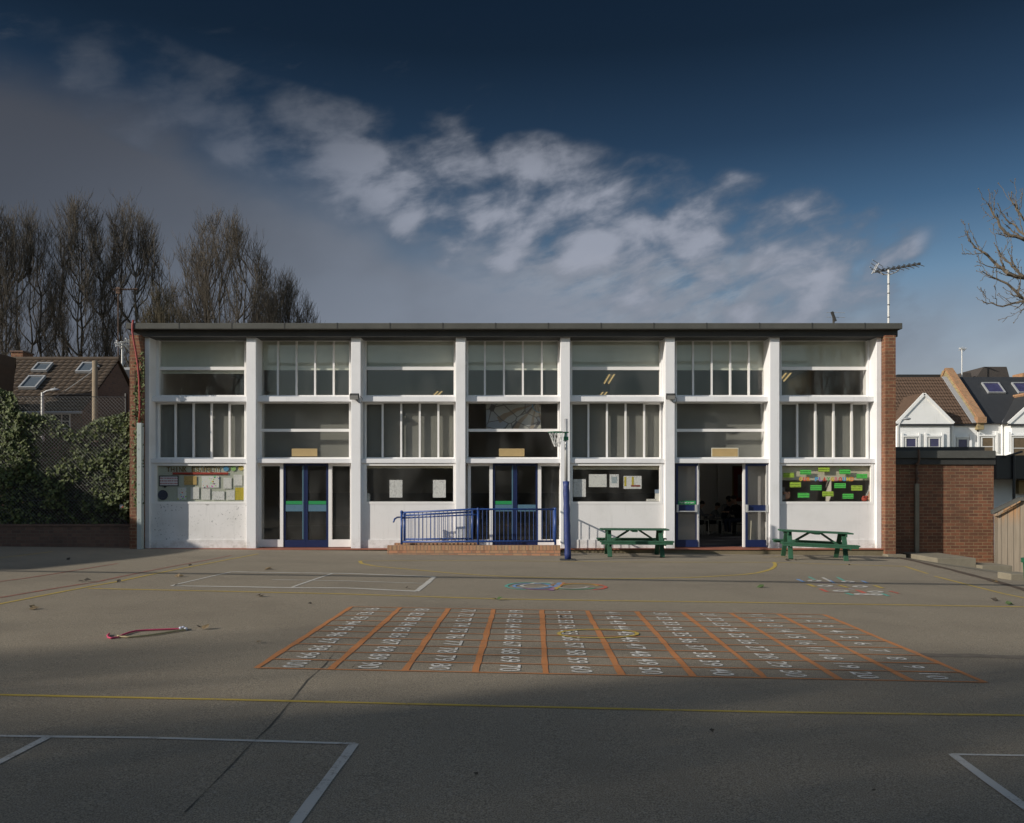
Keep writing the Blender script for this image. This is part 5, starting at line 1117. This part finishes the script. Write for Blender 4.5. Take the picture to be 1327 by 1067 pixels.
mb = MB(); mb.slab([(a, YS - .10, b + th_) for a, b in rp[::-1]] + [(a, YS - .10, b) for a, b in rp], (0, 1.5, 0)); mb.build('roof', 'felt', e)
mb = MB(); mb.slab([(rp[0][0] + .02, YS - .125, rp[0][1] - .02), (rp[0][0] + .10, YS - .125, rp[0][1] - .04), (rp[1][0], YS - .125, rp[1][1] - .03), (rp[1][0], YS - .125, rp[1][1] + .005)], (0, .022, 0)); mb.build('barge_board', 'shed_wood', e)
pv = Matrix.Translation((xs0, YS, 0)) @ Matrix.Rotation(R(-27), 4, 'Z') @ Matrix.Translation((-xs0, -YS, 0))
for o in e.children: o.data.transform(pv)
e = empty('rear_building', (X(1320, 32), 32, -.4), 'white walled building with black band between outbuilding and shed', 'building')
Y3 = 32; mb = MB(); mb.box(X(1270, Y3), X(1420, Y3), Y3, Y3 + 3, -.8, Z(621.5, Y3)); mb.build('wall', 'stucco', e)
mb = MB(); mb.box(X(1268, Y3), X(1425, Y3), Y3 - 1.2, Y3 + 3.2, Z(621, Y3), Z(592, Y3)); mb.build('canopy', 'black', e); mb = MB(); mb.box(X(1316, Y3), X(1335, Y3), Y3 - .22, Y3 - .003, Z(640, Y3), Z(623, Y3)); mb.build('meter_box', 'plaque', e)
mb = MB(); mb.tube([(X(1314, Y3 - 1.25), Y3 - 1.25, Z(592, Y3)), (X(1314, Y3 - 1.25), Y3 - 1.25, -.4)], .05, 6); mb.build('post', 'black', e)
mb = MB(); mb.beam((X(1296, 31), 30.7, Z(592.5, 31)), (X(1318, 31), 30.7, Z(586, 31)), .1, .06); mb.build('roof_edge', 'black', e)
bx, by = gp(1344, 768); g = ground(bx, by); e = empty('litter_bin', (bx, by, g), 'green bin cut off at the picture edge near the shed', 'bin')
mb = MB(); mb.tube([(bx, by, g), (bx, by, g + .52)], [.19, .22], 16); mb.build('body', 'green_metal', e, smooth=False); mb = MB(); mb.tube([(bx, by, g + .525), (bx, by, g + .60)], [.25, .25], 16); mb.build('rim', 'green_metal', e)
mb = MB(); kx, ky = gp(1321, 752); mb.box(kx - .18, kx + .25, ky, ky + .5, -1.0, ground(kx, ky) + .13); tag(mb.build('kerb_stone', 'concrete', bev=.02), 'short pale kerb block behind the green bin', 'kerb stone')

# ---------------------------------------------------------------- white terrace behind
YT = 55.0; zeave = Z(550, YT); YTr = 58.6; zrid = Z(490, YTr)
def bay_house(x0, x1, roofmat, label, gx0, gx1, gap, apx_y, ridge_mat, wins, tiles):
    """photo pixel extents at the front wall; gx = projecting gabled bay"""
    e = empty('terraced_house', (X((x0 + x1) / 2, YT), YT, -.4), label, 'house', 'white terraced houses beyond the outbuilding')
    mb = MB(); mb.box(X(x0, YT), X(x1, YT), YT, 62.2, -.5, zeave); mb.build('wall', 'stucco', e)
    a, b = X(gx0, YT - .9), X(gx1, YT - .9); mb = MB(); mb.box(a + .25, b - .2, YT - .9, YT, -.5, zeave - .02); mb.build('bay_wall', 'stucco', e)
    mb = MB(); xa_, xb_ = X(x0, YT), X(x1, YT)
    if tiles: tiled(mb, (xa_, YT - .15, zeave), (xb_, YT - .15, zeave), (xa_, YTr, zrid), (xb_, YTr, zrid), tiles[0], tiles[1], .03, .04)
    else: mb.slab([(xa_, YT - .15, zeave), (xb_, YT - .15, zeave), (xb_, YTr, zrid), (xa_, YTr, zrid)], (0, -.03, .06))
    mb.slab([(xa_, YTr, zrid), (xb_, YTr, zrid), (xb_, 62.4, zeave), (xa_, 62.4, zeave)], (0, .03, .06)); ro = mb.build('roof', roofmat, e)
    m_ = (a + b) / 2 if gap is None else X(gap, YT - .9); za_ = Z(apx_y, YT - .9); zb_ = zeave - .05
    mb = MB(); mb.slab([(a + .05, YT - .95, zb_), (b - .05, YT - .95, zb_), (m_, YT - .95, za_)], (0, .25, 0)); mb.build('gable', 'stucco', e)
    Yh = YT - .15 + (YTr - YT + .15) * (za_ - zeave) / (zrid - zeave) + .2; mb = MB()
    for p_, s_ in ((a, -1), (b, 1)):
        mb.slab([(p_, YT - .9, zb_ + .02), (m_, YT - .9, za_ + .10), (m_, Yh, za_ + .10), (p_, YT + .1, zb_ + .02)][::s_], (0, 0, .07))
    mb.build('bay_roof', roofmat, e)
    mb = MB()
    for p_ in (a, b): mb.beam((p_, YT - .97, zb_ + .03), (m_, YT - .97, za_ + .08), .10, .17)
    mb.build('barge_board', 'stucco', e)
    mb = MB(); mb.box(a, b, YT - 1.02, YT - .9, zb_ - .12, zb_); mb.build('gutter', 'slate', e)
    mb = MB(); mb.box(b - .1, xb_, YT - .12, YT - .02, zeave - .11, zeave + .01); mb.build('gutter', 'slate' if tiles else 'coping', e)
    for w0, w1, y0, y1, bayp, pane in wins:
        Yw = YT - 1.0 if bayp else YT - .10; far_window(e, w0, w1, y0, y1, Yw, 2, 1, pane, 1.6)
        mb = MB(); plate(mb, w0 - 1.6, w1 + 1.6, y0 - 2.4, y0 - .8, Yw - .05, .1); mb.build('window_head', 'stucco', e)
        for p_ in (w0 - 4.6, w1 + 2.0): mb = MB(); plate(mb, p_, p_ + 2.6, y0 - 6, y0 + 20, Yw - .03, .06); mb.build('pilaster', 'stucco', e)
    return e
blue_pane = simple('curtained_glass', (.05, .05, .11), .25, .5, 3); br_pane = simple('blind_glass', (.12, .085, .05), .3, .5, 4)
h1 = bay_house(1040, 1266, 'tile_brown', 'white terraced house with brown tiles and small white gable', 1161, 1235, 1197, 512.5, None, [(1173, 1188.5, 567, 592, True, blue_pane), (1203.5, 1218.5, 567, 592, True, blue_pane), (1240.5, 1255, 568, 592, False, blue_pane)], (60, 14))
h2 = bay_house(1269, 1420, 'slate', 'white terraced house with dark slate roof and roof windows', 1306, 1392, 1349, 512, None, [(1271.5, 1288.5, 566, 592, False, br_pane), (1312, 1333, 566, 596, True, br_pane), (1352, 1372, 566, 596, True, br_pane)], None)
upt = Vector((0, YTr - YT + .15, zrid - zeave)).normalized(); nt = Vector((1, 0, 0)).cross(upt)
def on_t(px, py):
    for i in range(300):
        t_ = i / 299; Y = YT - .15 + (YTr - YT + .15) * t_; z = zeave + (zrid - zeave) * t_
        if HY - (z - CH) * F / Y <= py: return Vector((X(px, Y), Y, z))
for px in (1286.5, 1325.5): skylight(h2, on_t(px, 505.3) + nt * .08, (1, 0, 0), upt, nt, 1.0, 1.0, blue_pane)
xpw = X(1266, YT); mb = MB(); prof = [(YT - .35, zeave - .35), (YT - .35, zeave + .25), (YT - .1, zeave + .35), (YTr, zrid + .55), (YTr + .6, zrid + .55), (62.4, zeave + .3), (62.4, zeave - .35)]
mb.slab([(xpw - .12, a, b) for a, b in prof], (.38, 0, 0)); pw = mb.build('party_wall', 'stock', h1)
mb = MB(); mb.beam((xpw + .07, YT - .45, zeave + .30), (xpw + .07, YTr + .1, zrid + .63), .50, .12); mb.beam((xpw + .07, YTr + .1, zrid + .63), (xpw + .07, 62.3, zeave + .4), .5, .12); mb.box(xpw - .2, xpw + .34, YT - .5, YT - .05, zeave + .05, zeave + .42); mb.build('coping', 'coping', pw)
mb = MB(); mb.beam((xpw - .28, YT - .3, zeave + .06), (xpw - .28, YTr, zrid + .07), .30, .06); mb.build('flashing', 'lead', pw)
mb = MB(); mb.beam((X(1298, YT), YT - .12, zeave + .09), (X(1313, 57), 57.0, Z(517, 57) + .05), .34, .08); mb.build('flashing', 'lead', h2)
mb = MB(); m_ = X(1349, YT - .9); mb.tube([(m_, YT - .95, Z(512, YT - .9) + .2), (m_, YT + 2.2, Z(512, YT - .9) + .2)], .12, 6); mb.build('ridge', 'coping', h2)
def dormer(e, x0, x1, x2, x3, y0, y1, Y, nm='dormer'):
    mb = MB(); mb.slab([(X(x0, Y), Y, Z(y1, Y)), (X(x3, Y), Y, Z(y1, Y)), (X(x2, Y), Y, Z(y0, Y)), (X(x1, Y), Y, Z(y0, Y))], (0, 3, 0)); mb.build(nm, 'slate', e)
dk = simple('dark_roof_box', (.055, .047, .042), .8)
for a in ((1263, 1275, 1304.5, 1309, 475.5, 492), (1247, 1248, 1258, 1260, 483, 492)): dormer(h2, *a, 60.2)
for o in list(h2.children):
    if o.name.startswith('dormer'): o.data.materials[0] = dk
mb = MB(); mb.box(X(1323, 59), X(1345, 59), 58.8, 60, zrid - .4, Z(484, 59)); ch = mb.build('chimney', 'coping', h2)
mb = MB(); mb.box(X(1158, 60), X(1222, 60), 59.4, 60.4, zrid + .1, Z(487, 60)); mb.build('solar_panel', 'black', h1)
for p, h_ in ((1234, h1), (1298, h2)):
    mb = MB(); mb.tube([(X(p, YT - .05), YT - .08, zeave), (X(p, YT - .05), YT - .08, -.4)], .06, 6); mb.build('downpipe', 'stucco', h_)
Yz = 59; ea = empty('tv_aerial', (X(1246, Yz), Yz, zrid), 'small aerial on a thin mast over the party wall', 'aerial'); mb = MB(); mb.tube([(X(1246.5, Yz), Yz, zrid), (X(1246.5, Yz), Yz, Z(453, Yz))], .035, 6); mb.build('mast', 'iron_white', ea)
mb = MB(); mb.beam((X(1243, Yz), Yz, Z(451.5, Yz)), (X(1250.5, Yz), Yz, Z(453.5, Yz)), .06, .08)
for i in range(4): p = 1244 + i * 2; mb.tube([(X(p, Yz), Yz - .3, Z(450.8 + i * .5, Yz)), (X(p + 1.5, Yz), Yz + .3, Z(453.4 + i * .4, Yz))], .02, 4)
mb.build('aerial_element', 'iron_white', ea)
lamp(1164.5, 47, 551, 1175.5, 543, 10, 'pale street lamp in front of the small white gable', .09)

# ---------------------------------------------------------------- things lying on the yard
mb = MB()
def rope(pts, r_, mi):
    P = [gp(a, b) for a, b in pts]; Q = []
    for (a, b), (c, d) in zip(P, P[1:]):
        for i in range(5): t_ = i / 5; Q.append((a + (c - a) * t_, b + (d - b) * t_))
    Q.append(P[-1]); mb.tube([(x, y, ground(x, y) + r_ + .003) for x, y in Q], r_, 6, mi)
z6 = lambda x, y: (x / 2.949, 690 + y / 2.949)
rope([z6(*p) for p in ((418, 392), (411, 398), (413, 406), (425, 409), (452, 405), (470, 396), (495, 387), (520, 381), (560, 378), (610, 376), (660, 374), (690, 373))], .010, 0)
rope([z6(*p) for p in ((450, 401), (458, 404), (490, 405), (530, 402), (575, 397), (620, 390), (660, 384), (695, 378), (712, 376), (705, 371), (690, 372))], .011, 1)
for p in ((690, 373), (710, 376), (700, 371)): c = gp(*z6(*p)); mb.ball((c[0], c[1], ground(*c) + .02), .022, .016, .018, 10, 6, 2)
sk_ = mb.build('skipping_rope', [simple('pink_rope', (.50, .05, .12), .6), simple('straw_rope', (.40, .33, .18), .7), simple('pale_handle', (.45, .47, .55), .5)], smooth=True); tag(sk_, 'pink and straw coloured skipping rope dropped on the asphalt', 'skipping rope')
LFM = [simple('dry_leaf', (.17, .12, .06), .8, .4, 30), simple('green_leaf', (.06, .10, .03), .7, .4, 30), simple('dark_leaf', (.05, .04, .028), .8, .4, 30)]
LV = [(345, 738.5, .16, 0), (248.5, 733.5, .1, 2), (229, 748, .12, 0), (230, 759.5, .1, 0), (108, 754, .12, 2), (152, 755, .09, 2), (335, 774, .12, 0), (48, 789.5, .13, 0), (261, 815, .12, 0), (643, 777.6, .12, 1), (984.5, 761.5, .14, 1), (1310, 784, .12, 1), (1292, 779.5, .11, 2),
      (1022, 726.7, .12, 2), (1034, 726.6, .1, 2), (910, 947.5, .035, 2), (1136, 1028, .03, 2), (401, 784, .06, 2), (340, 834, .07, 0), (454, 868, .04, 2), (85, 725.7, .12, 2), (530, 763, .07, 2), (1287, 754.8, .14, 0), (722, 801.5, .06, 2), (1100, 733, .08, 2), (620, 1010, .03, 2), (870, 960, .03, 0)]
for i, (px, py, s_, m_) in enumerate(LV):
    x, y = gp(px, py); mb = MB(); rl = random.Random(i)
    for k in range(2 if s_ > .1 else 1):
        c = (x + rl.uniform(-.06, .06), y + rl.uniform(-.05, .05), ground(x, y) + .02 + .012 * k); leaf(mb, c, (rl.gauss(0, .35), rl.gauss(-.3, .3), 1), s_ * rl.uniform(.75, 1.05), rl.uniform(0, 6.28))
    o = mb.build('fallen_leaf', LFM[m_]); tag(o, ('curled dry brown leaf lying on the asphalt', 'curled green leaf lying on the asphalt', 'small dark leaf lying on the asphalt')[m_], 'leaf', ('fallen dry leaves', 'fallen green leaves', 'fallen dark leaves')[m_])

# ---------------------------------------------------------------- what stands outside the frame and shades the yard, and the added shade trees
mb = MB(); mb.box(-34, -22.5, 10.6, 21.5, -.4, 6.0); mb.build('neighbouring_hall', 'brick_dark'); nh = bpy.data.objects['neighbouring_hall']; tag(nh, 'plain brick hall outside the frame beyond the ivy fence', 'building')
mb = MB(); mb.box(-34.2, -22.35, 10.45, 21.7, 6.0, 6.15); mb.build('roof', 'felt', nh)
e = empty('overhead_cable', (-18, 8, 0), 'thick overhead cable strung across the yard outside the frame', 'cable')
mb = MB(); mb.tube([(-44, 8.0, 8.05), (-30, 8.1, 7.93), (-18, 8.13, 7.9), (-4, 8.1, 7.93), (15, 8.0, 8.05)], .085, 8); mb.build('wire', 'black', e)
for x in (-44, 15):
    mb = MB(); mb.tube([(x, 8, -.4), (x, 8, 8.3)], .1, 8); mb.build('pole', 'wood_pole', e)
def copy_tree(src, loc, rz, s, label, group):
    o = src.copy(); COL.objects.link(o); o.location = loc; o.rotation_euler = (0, 0, rz); o.scale = (s, s, s); o['label'] = label; o['group'] = group
    for c in src.children: d = c.copy(); COL.objects.link(d); d.parent = o
    return o
rs_ = random.Random(4); SH = []
for k in range(3):  # sparse unseen trees, added only to darken the foreground gradually
    A, T = bare_tree(200 + k, 24.0, 4, 6.2, dens=SHADE_D, twig=.012); o = A.build('bare_tree', 'bark', smooth=True); T.build('branches', 'bark', o); o.children[0].matrix_parent_inverse = Matrix(); SH.append(o)
for i in range(SHADE_N):
    yr = (-15.0, -19.0, -23.0)[i % 3] + rs_.uniform(-1, 1); tip = SHADE_0 + (SHADE_1 - SHADE_0) * ((i * 0.618034) % 1.0) ** .9; s_ = (tip - yr) / 1.085 * 1.06 / 24.0; loc = (-73 + i * (50 / SHADE_N), yr, -.5); lb = 'unseen bare tree added behind the photographer to shade the near yard'
    if i < 3: o = SH[i]; o.location = loc; o.scale = (s_, s_, s_); tag(o, lb, 'tree', 'bare trees behind the photographer')
    else: copy_tree(SH[i % 3], loc, rs_.uniform(0, 6.28), s_, lb, 'bare trees behind the photographer')
mb = MB(); mb.box(-31, 40, -34, -26, -.5, 9.0); bk = mb.build('school_block', 'brick_dark'); tag(bk, 'tall brick school block behind the photographer', 'building')
mb = MB(); mb.box(-31.3, 40.3, -34.3, -25.7, 9.0, 9.35); mb.build('roof', 'slate', bk)
for i in range(14):
    for zz in (1.2, 5.2):
        mb = MB(); mb.box(-28.5 + i * 4.9, -26.3 + i * 4.9, -26.0, -25.93, zz, zz + 2.4); mb.build('window', 'glass_far', bk)
copy_tree(TR[3], (24, -13, -.3), 1.0, .72, 'bare tree behind the photographer, standing alone beyond the yard', 'bare trees behind the photographer')
